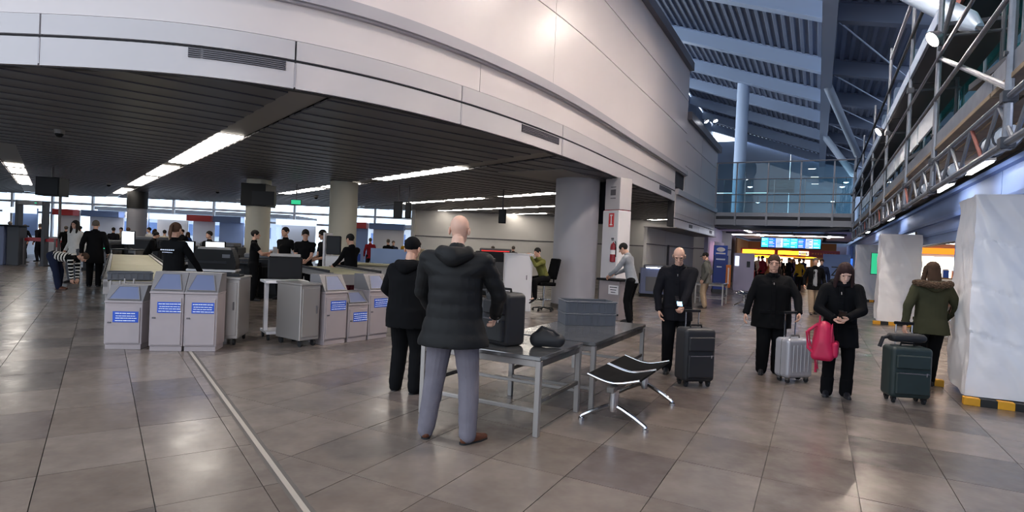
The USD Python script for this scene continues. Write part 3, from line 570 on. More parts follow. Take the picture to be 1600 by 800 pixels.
obj('case', MB().box((0, .03, 0), (.34, .05, .8)), 'print_grey', gsn); obj('face', MB().box((0, 0, 0), (.3, .02, .75)), 'screen_green', gsn)
hs = thing('lit_sign', 'pale blue lit sign above the shop opening', 'sign', cor(20.6, 2.4, 2.5), CANG-90)
obj('case', MB().box((0, .03, 0), (1.9, .05, .2)), 'print_grey', hs); obj('face', MB().box((0, 0, 0), (1.85, .02, .17)), 'screen_pale', hs)

# ---- under the bridge: departures board, shop signs, Z wall
dbc = on_s(1235, 380, 38.2); db = thing('departures_board', 'wide bright cyan departures board hanging under the footbridge', 'information board', dbc, CANG)
obj('case', MB().box((0, .1, 0), (3.3, .16, .66)), 'hazard_black', db)
for i in range(8):
    x = -1.4+i*.4; scn = obj('screen', MB().box((x, 0, 0), (.385, .04, .56), b=.003), ['screen_cyan', 'screen_blue', 'screen_pale', 'screen_cyan'][i % 4], db)
    for r in range(6):
        w = (.3, .22, .26, .18, .3, .24)[(r*3+i) % 6]; obj('text_line', MB().box((x-.17+w/2, -.024, .21-r*.085), (w, .008, .035), b=0), ['screen_white', 'screen_pale', 'screen_cyan'][(r+i) % 3] if i % 4 != 2 else 'screen_blue', scn)
for x in (-1.2, 1.2): obj('hanger', MB().cyl((x, .1, .3), (x, .1, .75), .025, 8), 'bridge_dark', db)
sgc = on_s(1232, 395, 40.); sg_ = thing('shop_sign', 'long red shop fascia with glowing yellow panels under the departures board', 'shop sign', sgc, CANG)
obj('fascia', MB().box((0, .1, 0), (5.6, .16, .42)), 'red_fascia', sg_)
for x, w, m in ((-1.75, 1.9, 'sign_yellow'), (.2, 1.6, 'sign_yellow'), (.85, .55, 'sign_cream')):
    obj('lit_panel', MB().box((x, 0, 0), (w, .05, .26)), m, sg_)
for k in range(9): obj('letter_bar', MB().box((1.35+k*.15, 0, 0), (.09, .03, .1)), 'kiosk_orange', sg_)
for k in range(6): obj('letter_bar', MB().box((.62+k*.09, -.035, -.01), (.05, .02, .13)), 'red_fascia', sg_)
ds = thing('far_shop', 'warm glowing shop interior beyond the red fascia', 'shop', cor(43.5, -1.8), CANG)
obj('floor_panel', MB().box((0, 1.5, .01), (6, 6.5, .02)), 'shop_wood', ds); obj('back_panel', MB().box((0, 4.6, 1.5), (6, .1, 3)), 'shop_wood', ds); obj('side_panel', MB().box((-3, 1, 1.5), (.1, 7, 3)), 'shop_wood', ds)
for k, (x, y, w) in enumerate(((-1.6, .2, 1.9), (.3, .3, 1.6), (-.9, 2, 2.4), (1.1, 2, 1.3), (-2.2, 3.2, 1.4))): obj('header_sign', MB().box((x, y, 1.86+.1*(k % 2)), (w, .06, .2)), ('sign_yellow', 'sign_orange', 'sign_cream')[k % 3], ds)
for x in (-2.2, -.7, .8, 2.2):
    obj('light_panel', MB().box((x, 4.5, 1.5), (1.1, .05, .5)), 'shelf_light', ds)
    for z in (.4, .8, 1.2): obj('shelf', MB().box((x, 4.35, z), (1.2, .3, .04)), 'shop_wood', ds)
    obj('display_stand', MB().box((x, 1.2, .5), (.7, .5, 1.0)).box((x, 1.2, 1.1), (.5, .35, .2)), ('red_extinguisher', 'hazard_black', 'kiosk_orange', 'bin_flap')[int(x+2.3) % 4], ds)
zc = on_s(1306, 430, 37.); zw = thing('pier_panel', 'pale blue pier panel printed with a big letter Z', 'panel', (zc[0], zc[1], 0), CANG)
obj('panel', MB().box((0, .1, 1.05), (1.35, .16, 2.1)), 'blue_wall', zw)
mz = meshkit.text_mesh('Z', .52, .01); mz.apply_translation(-mz.bounds.mean(0)); obj('letter', MB().tm(mz, np.array([[1, 0, 0], [0, 0, -1], [0, 1, 0]]), (-.05, .01, 1.15)), 'base_dark', zw)
gl = thing('light_column', 'glowing pale blue column beside the letter Z panel', 'column', on_s(1327, 410, 38.)*np.array([1, 1, 0]), CANG); obj('shaft', MB().cyl((0, 0, 0), (0, 0, 2.6), .16, 18), 'blue_wall', gl); obj('band', MB().cyl((0, 0, 1.0), (0, 0, 1.9), .165, 18), 'screen_blue', gl)

# ---- left of the concourse: kiosk, far table
ks = thing('info_kiosk', 'tall dark blue kiosk with white round badge and orange side panel', 'kiosk', cor(28.2, -3.98), CANG+14)
obj('pedestal', MB().box((0, 0, .08), (.62, .5, .16)), 'base_dark', ks); obj('body', MB().box((0, 0, .75), (.58, .42, 1.2)), 'kiosk_blue', ks); obj('upper_body', MB().box((.02, 0, 1.52), (.62, .36, .42)), 'kiosk_blue', ks)
hd = obj('header', MB().box((0, 0, 1.96), (.6, .2, .46)), 'label_blue', ks); obj('badge', MB().lathe([(.001, 0), (.19, 0), (.19, .015), (.001, .018)], (0, -.105, 2.0), 22, R=np.array([[1, 0, 0], [0, 0, -1], [0, .55, 0]])), 'sign_white', hd); obj('text_line', MB().box((0, -.105, 1.82), (.42, .012, .07)), 'sign_white', hd)
obj('text_line', MB().box((0, -.186, 1.55), (.4, .012, .07)), 'label_white', ks); obj('text_line', MB().box((-.05, -.216, 1.2), (.22, .012, .06)), 'label_white', ks)
op = obj('side_panel', MB().box((.36, -.1, .78), (.22, .3, 1.05)), 'kiosk_orange', ks); obj('text_line', MB().box((.36, -.256, .8), (.06, .012, .75)), 'sign_white', op)
vm = thing('white_machine', 'pale grey vending machine beside the blue kiosk', 'machine', cor(31.5, -3.3), CANG+10)
obj('body', MB().box((0, 0, .95), (.95, .7, 1.9)), 'lavender_wall', vm); obj('lit_window', MB().box((-.34, -.36, 1.5), (.2, .02, .5)), 'screen_pale', vm); obj('slot', MB().box((.2, -.355, 1.35), (.16, .02, .3)), 'base_dark', vm)
wp = thing('pink_light_panel', 'softly glowing pink panel on the lavender wall', 'light panel', cor(34.5, -4.98, 1.95), CANG-90); obj('panel', MB().box((0, 0, 0), (3.4, .04, 1.0)), 'light_pink', wp); obj('frame', MB().box((0, .03, 0), (3.5, .03, 1.1)), 'lavender_wall', wp)

# ---- inspection tables, far table
def steel_table(name, label, s, t, L, W, H, legs=None):
    """corner at corridor (s, t), L along the corridor, W towards the facade"""
    th = thing(name, label, 'table', cor(s, t), CANG)
    tp = obj('tabletop', MB().box((-W/2, L/2, H-.02), (W, L, .04), b=.006), 'table_top_steel', th)
    for x in (-.03, -W+.03):
        for y in (.04, L-.04): obj('leg', MB().box((x, y, (H-.04)/2), (.05, .05, H-.04), b=.004), 'steel', th)
    for y in (.04, L-.04): obj('end_rail', MB().box((-W/2, y, .22), (W-.1, .035, .035)), 'steel', th)
    for x in (-.03, -W+.03): obj('side_rail', MB().box((x, L/2, .30), (.03, L-.12, .04)), 'steel_dark', th)
    for x in (-.03, -W+.03): obj('apron', MB().box((x, L/2, H-.07), (.025, L-.1, .06)), 'steel_dark', th)
    for y in (.04, L-.04): obj('apron', MB().box((-W/2, y, H-.07), (W-.1, .025, .06)), 'steel', th)
    return th
T1 = steel_table('inspection_table', 'long bare steel inspection table right behind the tall man', 4.48, -2.05, 1.02, 1.28, .70)
T2 = steel_table('inspection_table', 'second steel inspection table carrying the grey crate beside the bench', 5.58, -1.95, 1.95, 1.0, .70)
T3 = steel_table('inspection_table', 'small far steel table in front of the blue kiosk', 20.6, -2.75, 1.0, .95, .74)

# grey crate: two stacked shallow trays with ribbed sides
def tray(name, label, loc, rz, w, d, h, mat='tray_grey', group=None):
    t = thing(name, label, 'tray', loc, rz, group); th = .012
    obj('base', MB().box((0, 0, th/2), (w-.05, d-.05, th)), mat, t)
    for s in (-1, 1):
        obj('side_wall', MB().box((0, s*(d/2-.012), h/2), (w-.02, .014, h)), mat, t); obj('end_wall', MB().box((s*(w/2-.012), 0, h/2), (.014, d-.02, h)), mat, t)
        g = obj('rim', MB().box((0, s*(d/2-.006), h-.01), (w, .022, .02)).box((s*(w/2-.006), 0, h-.01), (.022, d, .02)), mat, t)
        for k in range(7): obj('rib', MB().box((-w/2+.05+k*(w-.1)/6, s*(d/2-.002), h/2), (.01, .014, h-.04)), mat, t)
    return t
cc_ = (fl(866, 507, .7)+fl(946, 510, .7))/2
cp = cor(6.98, -2.58, .70)
tray('grey_tray', 'lower dark grey plastic crate on the second steel table', cp, 9, .66, .42, .15)
tray('grey_tray', 'upper dark grey plastic crate stacked on the other', cp+[0, 0, .152], 9, .66, .42, .15)

# bench: beam, two black perforated seats with chrome edges, two chrome star legs
def bench(label, s, t, n=2):
    b = thing('seat_bench', label, 'bench', cor(s, t), CANG); P = .62
    obj('beam', MB().box((0, P*n/2+.05, .36), (.07, P*n+.1, .05)), 'steel_dark', b)
    for k in range(n):
        y = .1+P*k+P/2-.05; se = MB(); xs = np.linspace(-.25, .25, 13); zz = .425+.018*np.cos(xs/.25*math.pi)*-1+.02*(xs/.25)**4
        for a, c2, za, zb in zip(xs[:-1], xs[1:], zz[:-1], zz[1:]): se.bar((a, y, za), (c2, y, zb), .018, P-.05, up=(0, 1, 0))
        st_ = obj('seat', se, 'seat_black', b, smooth=50)
        for yy in (y-P/2+.02, y+P/2-.02): obj('seat_edge', MB().tube([(x, yy, z+.004) for x, z in zip(xs, zz)], .014, 8), 'chrome', st_)
        obj('bracket', MB().box((0, y, .39), (.3, .05, .02)), 'chrome', b)
    for y in (.12, P*n-.02):
        L = obj('leg', MB().lathe([(.035, .14), (.045, .2), (.04, .28), (.05, .35)], (0, y, 0), 16), 'chrome', b)
        for sx in (-1, 1):
            obj('leg_arm', MB().tube([(0, y, .2), (sx*.08, y, .17), (sx*.2, y, .11), (sx*.3, y, .05), (sx*.31, y, .035)], .022, 8), 'chrome', L); obj('foot', MB().cyl((sx*.31, y, 0), (sx*.31, y, .03), .03, 12), 'chrome', L)
    return b
bench('two-seat black perforated bench on chrome legs beside the steel tables', 5.1, -1.62)
bench('far black bench on chrome legs right of the small far table', 20.6, -2.1)

# ---- big columns of the hall
def column(px_, py_, Y, r, z1, mat, label, parts):
    p = aty(px_, py_, Y); c = thing('round_column', label, 'column', (p[0], p[1], 0)); obj('shaft', MB().cyl((0, 0, 0), (0, 0, z1), r, 36), mat, c)
    if 'base' in parts: obj('plinth', MB().cyl((0, 0, 0), (0, 0, .12), r+.015, 36), 'steel_dark', c)
    if 'box' in parts:
        bx = obj('equipment_box', MB().box((0, -.02, 3.12), (r*2.1, r*2.1, .8)), 'black_plastic', c); obj('tv_arm', MB().box((r*.9, -r, 3.0), (.8, .2, .5)), 'dark_equipment', bx)
    if 'cap' in parts: obj('dark_band', MB().cyl((0, 0, 2.8), (0, 0, 3.68), r+.02, 36), 'hazard_black', c)
    return c
bc = column(898, 400, 16.6, .63, 3.69, 'column_grey', 'big grey round column beside the white extinguisher pillar', ('base',))
column(536, 340, 20.5, .48, 3.69, 'column_cream', 'cream round column in the middle of the security hall', ('base',))
column(403, 340, 21., .42, 3.69, 'column_cream', 'cream column with a black equipment box at its top', ('base', 'box'))
column(214, 340, 30., .45, 3.69, 'column_grey', 'dark-capped column far back by the left windows', ('cap',))
pc = aty(953, 400, 16.1); pl_ = thing('fire_pillar', 'white square pillar with a fire extinguisher and small signs', 'pillar', (pc[0], pc[1], 0), CANG-27)
obj('lower_cladding', MB().box((0, .2, 1.4), (.62, .5, 2.8), b=.02), 'white_panel', pl_); obj('upper_cladding', MB().box((.02, .2, 3.26), (.58, .46, .88), b=.01), 'facade_band', pl_); obj('groove', MB().box((0, .2, 2.81), (.56, .44, .03)), 'red_extinguisher', pl_)
obj('pictogram', MB().box((.05, -.035, 3.3), (.2, .01, .16)), 'print_grey', pl_); obj('pictogram_line', MB().box((.05, -.035, 3.45), (.2, .01, .02)).box((.05, -.035, 3.14), (.2, .01, .02)), 'print_grey', pl_)
sg2 = obj('sign', MB().box((.05, -.06, 2.53), (.2, .012, .38)), 'sign_red', pl_); obj('sign_stripe', MB().box((.05, -.068, 2.53), (.035, .008, .3)).box((.05, -.068, 2.66), (.1, .008, .03)).box((.05, -.068, 2.40), (.1, .008, .03)), 'sign_white', sg2)
obj('side_louvre', MB().box((-.62, .3, 3.05), (.5, .3, 1.2)), 'dark_equipment', pl_)
ep = pc+np.array([.08, -.14, 0]); fe = thing('fire_extinguisher', 'red fire extinguisher hung on the white pillar', 'fire extinguisher', (ep[0], ep[1], 1.36), CANG-27)
obj('cylinder', MB().lathe([(.02, 0), (.1, .01), (.105, .04), (.105, .42), (.09, .5), (.04, .54), (.035, .58)], n=22), 'red_extinguisher', fe); obj('valve', MB().cyl((0, 0, .57), (0, 0, .65), .03, 12).box((0, -.05, .66), (.03, .14, .02)).box((0, -.05, .62), (.03, .12, .02)), 'black_plastic', fe)
obj('hose', MB().tube([(.03, -.02, .6), (.1, -.05, .55), (.12, -.05, .4), (.115, -.04, .15)], .012, 7), 'black_plastic', fe); obj('label', MB().lathe([(.1065, .22), (.1072, .22), (.1072, .34), (.1065, .34)], n=22), 'sign_white', fe); obj('bracket', MB().box((0, .1, .3), (.16, .04, .05)), 'print_grey', fe)
# ================================================================ THINGS: security hall equipment, bins, luggage
def bin_(label, p, rz, h, w=.42, d=.40):
    t = thing('recycling_bin', label, 'bin', (p[0], p[1], 0), rz, 'grey recycling bins with blue labels'); hb = h*.735; y0 = -d/2
    obj('plinth', MB().box((0, 0, .035), (w-.02, d-.02, .07)), 'bin_grey', t); obj('body', MB().box((0, 0, .07+(hb-.07)/2), (w, d, hb-.07), b=.006), 'bin_grey', t)
    dr_ = obj('door', MB().box((0, y0-.006, .09+(hb-.15)/2), (w-.05, .014, hb-.15), b=.004), 'bin_grey', t); obj('lock', MB().box((-w*.36, y0-.016, hb*.58), (.045, .012, .02)), 'print_grey', dr_)
    obj('top_lip', MB().box((0, -.006, hb+.012), (w+.01, d+.014, .026)), 'bin_grey', t)
    hh = h-hb-.025; sl = .17 # hood: sloping front, seen as a prism across x
    poly = sg.Polygon([(y0, 0), (y0+sl, hh), (d/2, hh), (d/2, 0)]); Rx = np.array([[0, 0, 1], [1, 0, 0], [0, 1, 0]], float)
    obj('hood', MB().prism(poly, -w/2, w/2, R=Rx, t=(0, 0, hb+.025)), 'bin_hood', t)
    L = math.hypot(sl, hh); u = np.array([0, sl/L, hh/L]); nn = np.array([0, -hh/L, sl/L]); RF = np.stack([[1, 0, 0], u, nn], 1)
    fp = sg.Polygon([(-w*.40, L*.10), (w*.40, L*.10), (w*.25, L*.86), (-w*.25, L*.86)]); org = np.array([0, y0, hb+.025])
    obj('flap', MB().prism(fp, .0, .012, R=RF, t=org), 'bin_flap', t)
    fr = fp.buffer(.012, join_style=2).difference(fp); obj('flap_frame', MB().prism(fr, 0, .016, R=RF, t=org), 'bin_hood', t)
    lz = hb-.19; lb = obj('label', MB().box((.03, y0-.015, lz), (w*.68, .004, .15), b=.001), 'label_blue', t)
    for k, (ww, dz, hz) in enumerate(((.26, .048, .02), (.24, .012, .016), (.25, -.018, .016), (.26, -.052, .018))):
        q = MB(); x = .03-ww/2
        while x < .03+ww/2-.01:
            e = RNG.uniform(.02, .06); q.box((x+e/2, y0-.0185, lz+dz), (e*.86, .003, hz*.62), b=0); x += e
        obj('text_line', q, 'label_white', lb)
    return t
p = fl(186, 546); bin_('small recycling bin in front of the cream conveyor, lower than its two neighbours', p+[0, .2, 0], 12, .87, .46)
p = fl(253, 549); bin_('tall recycling bin beside the small one, left of the joined pair', p+[0, .2, 0], 12, 1.08); p2_ = p+np.array([.428*math.cos(math.radians(12)), .428*math.sin(math.radians(12)), 0]); bin_('tall recycling bin right of the joined pair, next to the steel cabinet', p2_+[.0, .2, 0], 12, 1.08)
a_, b_ = fl(505, 540), fl(606, 527); v_ = (b_-a_)/np.linalg.norm(b_-a_); rz_ = math.degrees(math.atan2(v_[1], v_[0])); nb = np.array([-v_[1], v_[0], 0])
for (f_, h_, w_, lb_) in ((.21, 1.08, .42, 'tall recycling bin in the middle of the hall, left of its row of three'), (.645, .80, .40, 'low recycling bin between two tall ones'), (1.07, 1.08, .42, 'tall recycling bin partly hidden behind the smaller dark-coated person')):
    q = a_+v_*f_+nb*.2; bin_(lb_, q, rz_, h_, w_)

def roller_conveyor(label, p, rz, W, L, H, mat='belt_cream', panels=4):
    t = thing('conveyor', label, 'conveyor', (p[0], p[1], 0), rz)
    for s in (-1, 1): obj('side_rail', MB().box((s*(W/2-.03), L/2, H-.03), (.06, L, .12)), 'steel', t); obj('guard_rail', MB().box((s*(W/2+.02), L/2, H+.05), (.02, L, .05)), 'dark_equipment', t)
    e = L/panels
    for k in range(panels): obj('belt_panel', MB().box((0, e*(k+.5), H-.02), (W-.13, e-.02, .05)), mat, t)
    for y in np.linspace(.15, L-.15, max(2, int(L/1.6))):
        for s in (-1, 1): obj('leg', MB().box((s*(W/2-.06), y, (H-.1)/2), (.06, .06, H-.1)), 'steel', t)
        obj('cross_rail', MB().box((0, y, .25), (W-.15, .04, .04)), 'steel_dark', t)
    obj('end_plate', MB().box((0, .01, H-.1), (W, .02, .2)), 'steel', t); return t
A, B = fl(160, 440, .84), fl(258, 441, .84); q = (A+B)/2
roller_conveyor('long cream belt conveyor behind the bins at the left', q+[.05, .2, 0], 34.5, 1.1, 12., .84, panels=7)
q = fl(185, 440, .85); tray('grey_tray', 'dark tray lying on the near end of the cream conveyor', (q[0]-.1, q[1]+.42, .86), 34.5, .6, .4, .12)
rk = thing('tray_rack', 'steel rack of stacked trays beside the small bin', 'rack', (*fl(157, 542)[:2]+[0.06, .32], 0), 12)
for x in (-.06, .06):
    for y in (-.22, .22): obj('post', MB().cyl((x, y, 0), (x, y, .92), .014, 8), 'steel', rk)
for z in (.1, .24, .38, .52, .66, .8): obj('shelf', MB().box((0, 0, z), (.14, .46, .02)), 'label_white', rk)
def cabinet(label, p, rz, w, d, h, mat='steel', castors=True, top=None, door=True, name='steel_cabinet'):
    t = thing(name, label, 'cabinet', (p[0], p[1], 0), rz); z0 = .1 if castors else .0
    obj('body', MB().box((0, 0, (h+z0)/2), (w, d, h-z0), b=.008), mat, t); obj('top', MB().box((0, 0, h+.012), (w+.03, d+.03, .03)), top or mat, t)
    if door: dd = obj('door', MB().box((0, -d/2-.006, (h+z0)/2), (w-.06, .014, h-z0-.1)), mat, t); obj('handle', MB().box((w*.3, -d/2-.02, h*.6), (.02, .02, .12)), 'print_grey', dd)
    if castors:
        for sx in (-1, 1):
            for sy in (-1, 1): obj('castor', MB().cyl((sx*(w/2-.06)-.015, sy*(d/2-.06), .05), (sx*(w/2-.06)+.015, sy*(d/2-.06), .05), .05, 14).box((sx*(w/2-.06), sy*(d/2-.06), .1), (.05, .05, .02)), 'rubber', t)
    return t
q = fl(343, 540); cabinet('steel cabinet on castors right of the tall bins', q+[.0, .35, 0], 12, .34, .7, .98)
sh_ = thing('steel_tray', 'small dark tray on the steel cabinet beside the bins', 'tray', (q[0]+.02, q[1]+.3, 1.008), 12); obj('base', MB().box((0, 0, .012), (.24, .3, .024)), 'dark_equipment', sh_); obj('lip', MB().box((0, -.14, .03), (.24, .02, .04)), 'dark_equipment', sh_)

def desk(label, p, rz, w, d, h, mat='white_panel'):
    t = thing('desk', label, 'desk', (p[0], p[1], 0), rz); obj('worktop', MB().box((0, 0, h-.02), (w, d, .04)), mat, t)
    for s in (-1, 1): obj('leg', MB().box((s*(w/2-.05), 0, (h-.04)/2), (.05, d-.1, h-.04)), 'steel_dark', t)
    obj('modesty_panel', MB().box((0, d/2-.04, h*.6), (w-.12, .02, h*.5)), mat, t); return t
def monitor(label, p, rz, w, h, mat, back=False, name='monitor'):
    """stands on p; its face looks along local -y (back: shows its rear that way)"""
    t = thing(name, label, 'monitor', p, rz); f = -1 if not back else 1
    obj('foot', MB().box((0, 0, .01), (w*.5, .18, .02)), 'black_plastic', t); obj('neck', MB().box((0, 0, .09), (.06, .05, .18)), 'black_plastic', t)
    obj('case', MB().box((0, 0, .14+h/2), (w, .06, h), b=.012), 'black_plastic', t); obj('screen', MB().box((0, f*.031, .14+h/2), (w-.04, .006, h-.04), b=.001), mat, t); return t
q = aty(335, 420, 11.2); desk('white desk behind the tall bins carrying a bulky black printer', q, 16, .85, .6, q[2])
t = thing('printer', 'bulky black printer with a pale lid on the white desk', 'printer', q, 16)
poly = sg.Polygon([(-.40, 0), (.40, 0), (.42, .12), (.34, .38), (-.28, .38), (-.42, .14)]); obj('body', MB().prism(poly, -.22, .22, R=np.array([[1, 0, 0], [0, 0, -1], [0, 1, 0]], float)), 'black_plastic', t)
obj('lid', MB().box((.03, 0, .40), (.58, .4, .04)), 'channel_grey', t); obj('paper_slot', MB().box((0, -.225, .14), (.5, .01, .05)), 'dark_equipment', t); obj('front_panel', MB().box((.24, -.224, .26), (.14, .01, .07)), 'grey_plastic', t)
q = aty(330, 404, 15.); desk('dark desk with bright monitors in the left part of the hall', (q[0]+.2, q[1]), 8, 2.0, .7, .95, 'dark_equipment')
monitor('bright white monitor left of the dark desk pair, tinted green at one side', (q[0]-.62, q[1], .955), -5, .4, .34, 'screen_pale'); monitor('bright white monitor in front of the black-haired seated operator', (q[0]+.1, q[1], .955), 8, .5, .36, 'screen_white')
q = aty(200, 390, 20.); desk('small dark desk beside the far end of the cream conveyor', q, 0, .9, .6, 1.0, 'dark_equipment'); monitor('tilted bright white monitor on the small dark desk near the conveyor', (q[0], q[1], 1.005), 14, .42, .48, 'screen_white')

def xray(label, p, rz, w, d, h, mat='dark_equipment', tunnel=True, stripe=None):
    t = thing('xray_machine', label, 'x-ray machine', (p[0], p[1], 0), rz)
    obj('body', MB().box((0, 0, h*.5), (w, d, h), b=.03), mat, t); obj('base', MB().box((0, 0, .06), (w+.04, d+.04, .12)), 'black_plastic', t)
    obj('hood', MB().box((0, 0, h+.06), (w*.8, d*.85, .14), b=.04), 'grey_plastic', t)
    if tunnel:
        for s in (-1, 1):
            obj('tunnel_mouth', MB().box((s*(w/2+.008), 0, h*.62), (.03, d*.7, h*.36)), 'rubber', t)
            for k in range(5): obj('curtain_strip', MB().box((s*(w/2+.028), -d*.28+k*d*.14, h*.62), (.01, d*.12, h*.34)), 'black_plastic', t)
    obj('side_panel', MB().box((0, -d/2-.008, h*.45), (w*.7, .02, h*.5)), 'grey_plastic' if mat != 'grey_plastic' else 'dark_equipment', t); obj('indicator', MB().box((w*.3, -d/2-.022, h*.82), (.12, .012, .04)), 'screen_green', t)
    if stripe: obj('light_strip', MB().box((0, -d/2-.02, h+.02), (w*.7, .03, .04)), stripe, t)
    return t
q = aty(420, 430, 16.2); xray('large dark x-ray machine behind the guard with folded arms', q, HANG+60, 1.9, 1.1, 1.05)
q = aty(345, 400, 19.); xray('dark x-ray machine at the back of the left lane', q, 10, 1.3, 1.0, 1.25)
q = aty(232, 403, 23.5); xray('dark x-ray machine behind the long cream conveyor', q, 0, 1.4, 1.0, 1.3)
q = aty(165, 403, 23.); xray('dark x-ray machine with a pale light strip behind the man in stripes', q, 0, 1.1, 1.0, 1.1, stripe='screen_pale')
q = aty(775, 386, 25.); xray('distant x-ray machine with a red-lit strip behind the white cabinet', q, 0, 1.7, 1., 1.45, stripe='screen_red')
q = aty(720, 400, 20.); xray('dark x-ray machine seen over the tall man', q, 0, 2.4, 1.1, 1.25)
q = aty(1028, 420, 22.5); xray('bluish x-ray machine with a white lamp line right of the pillar', q, -10, 1.35, 1.0, 1.1, mat='bin_flap', stripe='far_strip')
# middle lane: trolley with monitor, cabinets, cream conveyor
q = fl(466, 527); cabinet('grey steel cabinet left of the middle row of bins', (a_+nb*.36-v_*.22), rz_, .34, .62, .93, mat='steel')
tr = thing('trolley', 'white steel trolley carrying a black monitor turned away', 'trolley', (*(a_+nb*1.0-v_*.06)[:2], 0), rz_-20)
obj('deck', MB().box((0, 0, .12), (.6, .5, .04)), 'white_panel', tr)
for x in (-.27, .27): obj('upright', MB().box((x, 0, .52), (.06, .08, .78)), 'white_panel', tr)
obj('shelf', MB().box((0, 0, .92), (.66, .46, .04)), 'white_panel', tr)
for x in (-.26, .26):
    for y in (-.2, .2): obj('castor', MB().cyl((x-.015, y, .05), (x+.015, y, .05), .05, 12), 'rubber', tr)
tq = a_+nb*1.0-v_*.06; mt = thing('monitor', 'black monitor with a cream top edge on the white trolley', 'monitor', (tq[0], tq[1], .942), rz_-30)
obj('case', MB().box((0, -.02, .2), (.52, .1, .36), b=.03), 'black_plastic', mt); obj('rear_shell', MB().box((0, .06, .2), (.44, .12, .28), b=.04), 'black_plastic', mt); obj('top_cover', MB().box((0, .01, .4), (.46, .16, .05), b=.02), 'channel_grey', mt)
A = fl(570, 443, .86); roller_conveyor('short cream belt conveyor behind the middle row of bins', A+[-.25, .3, 0], HANG-4, .95, 3.0, 1.0, panels=3)
q = aty(592, 410, 16.); ct = thing('counter', 'pale counter with a cream top in the middle of the hall', 'counter', (q[0], q[1], 0), -6)
obj('body', MB().box((0, 0, .48), (1.5, .6, .96)), 'column_cream', ct); obj('worktop', MB().box((0, 0, 1.0), (1.6, .7, .05)), 'belt_cream', ct); obj('glass_screen', MB().box((.2, .3, 1.24), (1.1, .03, .42)), 'blue_wall', ct)
for x in (-.4, .3): obj('panel', MB().box((x, -.308, .5), (.6, .02, .8)), 'white_wall', ct)
q = aty(526, 392, 14.3); cn = thing('scanner_console', 'white scanner console with a dark blue screen', 'console', (q[0], q[1], 0), -4)
obj('body', MB().box((0, 0, .62), (.4, .5, 1.24), b=.03), 'white_panel', cn); obj('screen', MB().box((.0, -.2, 1.5), (.36, .08, .46), b=.02), 'dark_equipment', cn); obj('side_fin', MB().box((-.23, 0, .95), (.05, .5, 1.7)), 'white_panel', cn)
q = aty(808, 440, 15.2); cabinet('tall white cabinet in front of the seated man in green', q, 4, .72, .6, 1.47, mat='white_panel', castors=False, name='white_cabinet')
# posts, gates and hanging gear in the left lane
def gate(label, p, rz, w, h, mat='base_dark'):
    t = thing('scanner_gate', label, 'gate', (p[0], p[1], 0), rz)
    for s in (-1, 1): obj('post', MB().box((s*w/2, 0, h/2), (.12, .3, h)), mat, t); obj('foot', MB().box((s*w/2, 0, .03), (.2, .4, .06)), mat, t)
    obj('header', MB().box((0, 0, h-.09), (w+.1, .3, .18)), 'steel_dark', t); obj('lamp', MB().box((w*.2, -.155, h-.09), (.08, .01, .04)), 'screen_green', t); return t
q = fl(48, 415); gate('tall dark walk-through gate at the far left', q, 8, 1.0, 2.7)
q = fl(91, 408); sp = thing('slim_post', 'slim dark post right of the walk-through gate', 'post', (q[0], q[1], 0)); obj('shaft', MB().cyl((0, 0, .02), (0, 0, 3.7), .06, 14), 'print_grey', sp); obj('foot', MB().cyl((0, 0, 0), (0, 0, .03), .14, 16), 'print_grey', sp)
q = fl(8, 414); bc_ = thing('barrier_cabinet', 'dark blue and grey gate cabinets at the left edge', 'gate cabinet', (q[0]-.2, q[1], 0), 10)
for k, m in enumerate(('grey_plastic', 'bin_flap', 'base_dark')): obj('cabinet_panel', MB().box((-.55+k*.5, .1*k, .8), (.46, .5, 1.6), b=.02), m, bc_)
obj('top_panel', MB().box((-.05, .1, 1.63), (1.6, .7, .06)), 'black_plastic', bc_)
q = aty(82, 292, 19.5); hb_ = thing('hanging_box', 'black box hanging from the ceiling above the left gate', 'hanging screen', (q[0], q[1], q[2]), 6); obj('case', MB().box((0, 0, 0), (.74, .5, .62)), 'black_plastic', hb_); obj('hanger', MB().cyl((0, 0, .3), (0, 0, 3.7-q[2]), .04, 10), 'print_grey', hb_); obj('front_panel', MB().box((0, -.255, 0), (.66, .02, .54)), 'dark_equipment', hb_)
for (x, y, w, h, lb) in ((622, 328, .3, .58, 'left of two black screens hanging side by side'), (638, 329, .2, .55, 'right of two black screens hanging side by side'), (785, 338, .26, .5, 'single black screen hanging in front of the white far wall')):
    q = aty(x, y, 20.5); t = thing('hanging_screen', lb, 'hanging screen', q, -4); obj('case', MB().box((0, 0, 0), (w, .12, h), b=.01), 'black_plastic', t); obj('panel', MB().box((0, -.062, 0), (w-.05, .008, h-.05)), 'dark_equipment', t); obj('hanger', MB().cyl((0, .03, h/2), (0, .03, 3.7-q[2]), .03, 8), 'print_grey', t)
q = aty(463, 316, 22.); t = thing('exit_sign', 'small green exit sign hanging below the lamp row', 'sign', q, 0); obj('case', MB().box((0, 0, 0), (.4, .08, .2)), 'base_dark', t); obj('face', MB().box((0, -.042, 0), (.36, .01, .16)), 'screen_green', t); obj('hanger', MB().cyl((0, 0, .1), (0, 0, 3.7-q[2]), .015, 6), 'print_grey', t)
for (x, y, Y, lb) in ((93, 203, 13., 'pale dome camera on the ceiling at the upper left'), (170, 286, 20, 'small ceiling camera above the man in stripes'), (340, 297, 21, 'small ceiling camera left of the black-boxed column'), (494, 306, 22, 'small ceiling camera right of the exit sign')):
    q = fl(x, y, 3.7); t = thing('ceiling_camera', lb, 'camera', (q[0], q[1], 3.7)); obj('mount', MB().lathe([(.02, -.1), (.09, -.08), (.1, -.0)], n=16), 'channel_grey', t); obj('dome', MB().lathe([(.001, -.16), (.05, -.145), (.08, -.1), (.08, -.08)], n=16), 'black_plastic', t)
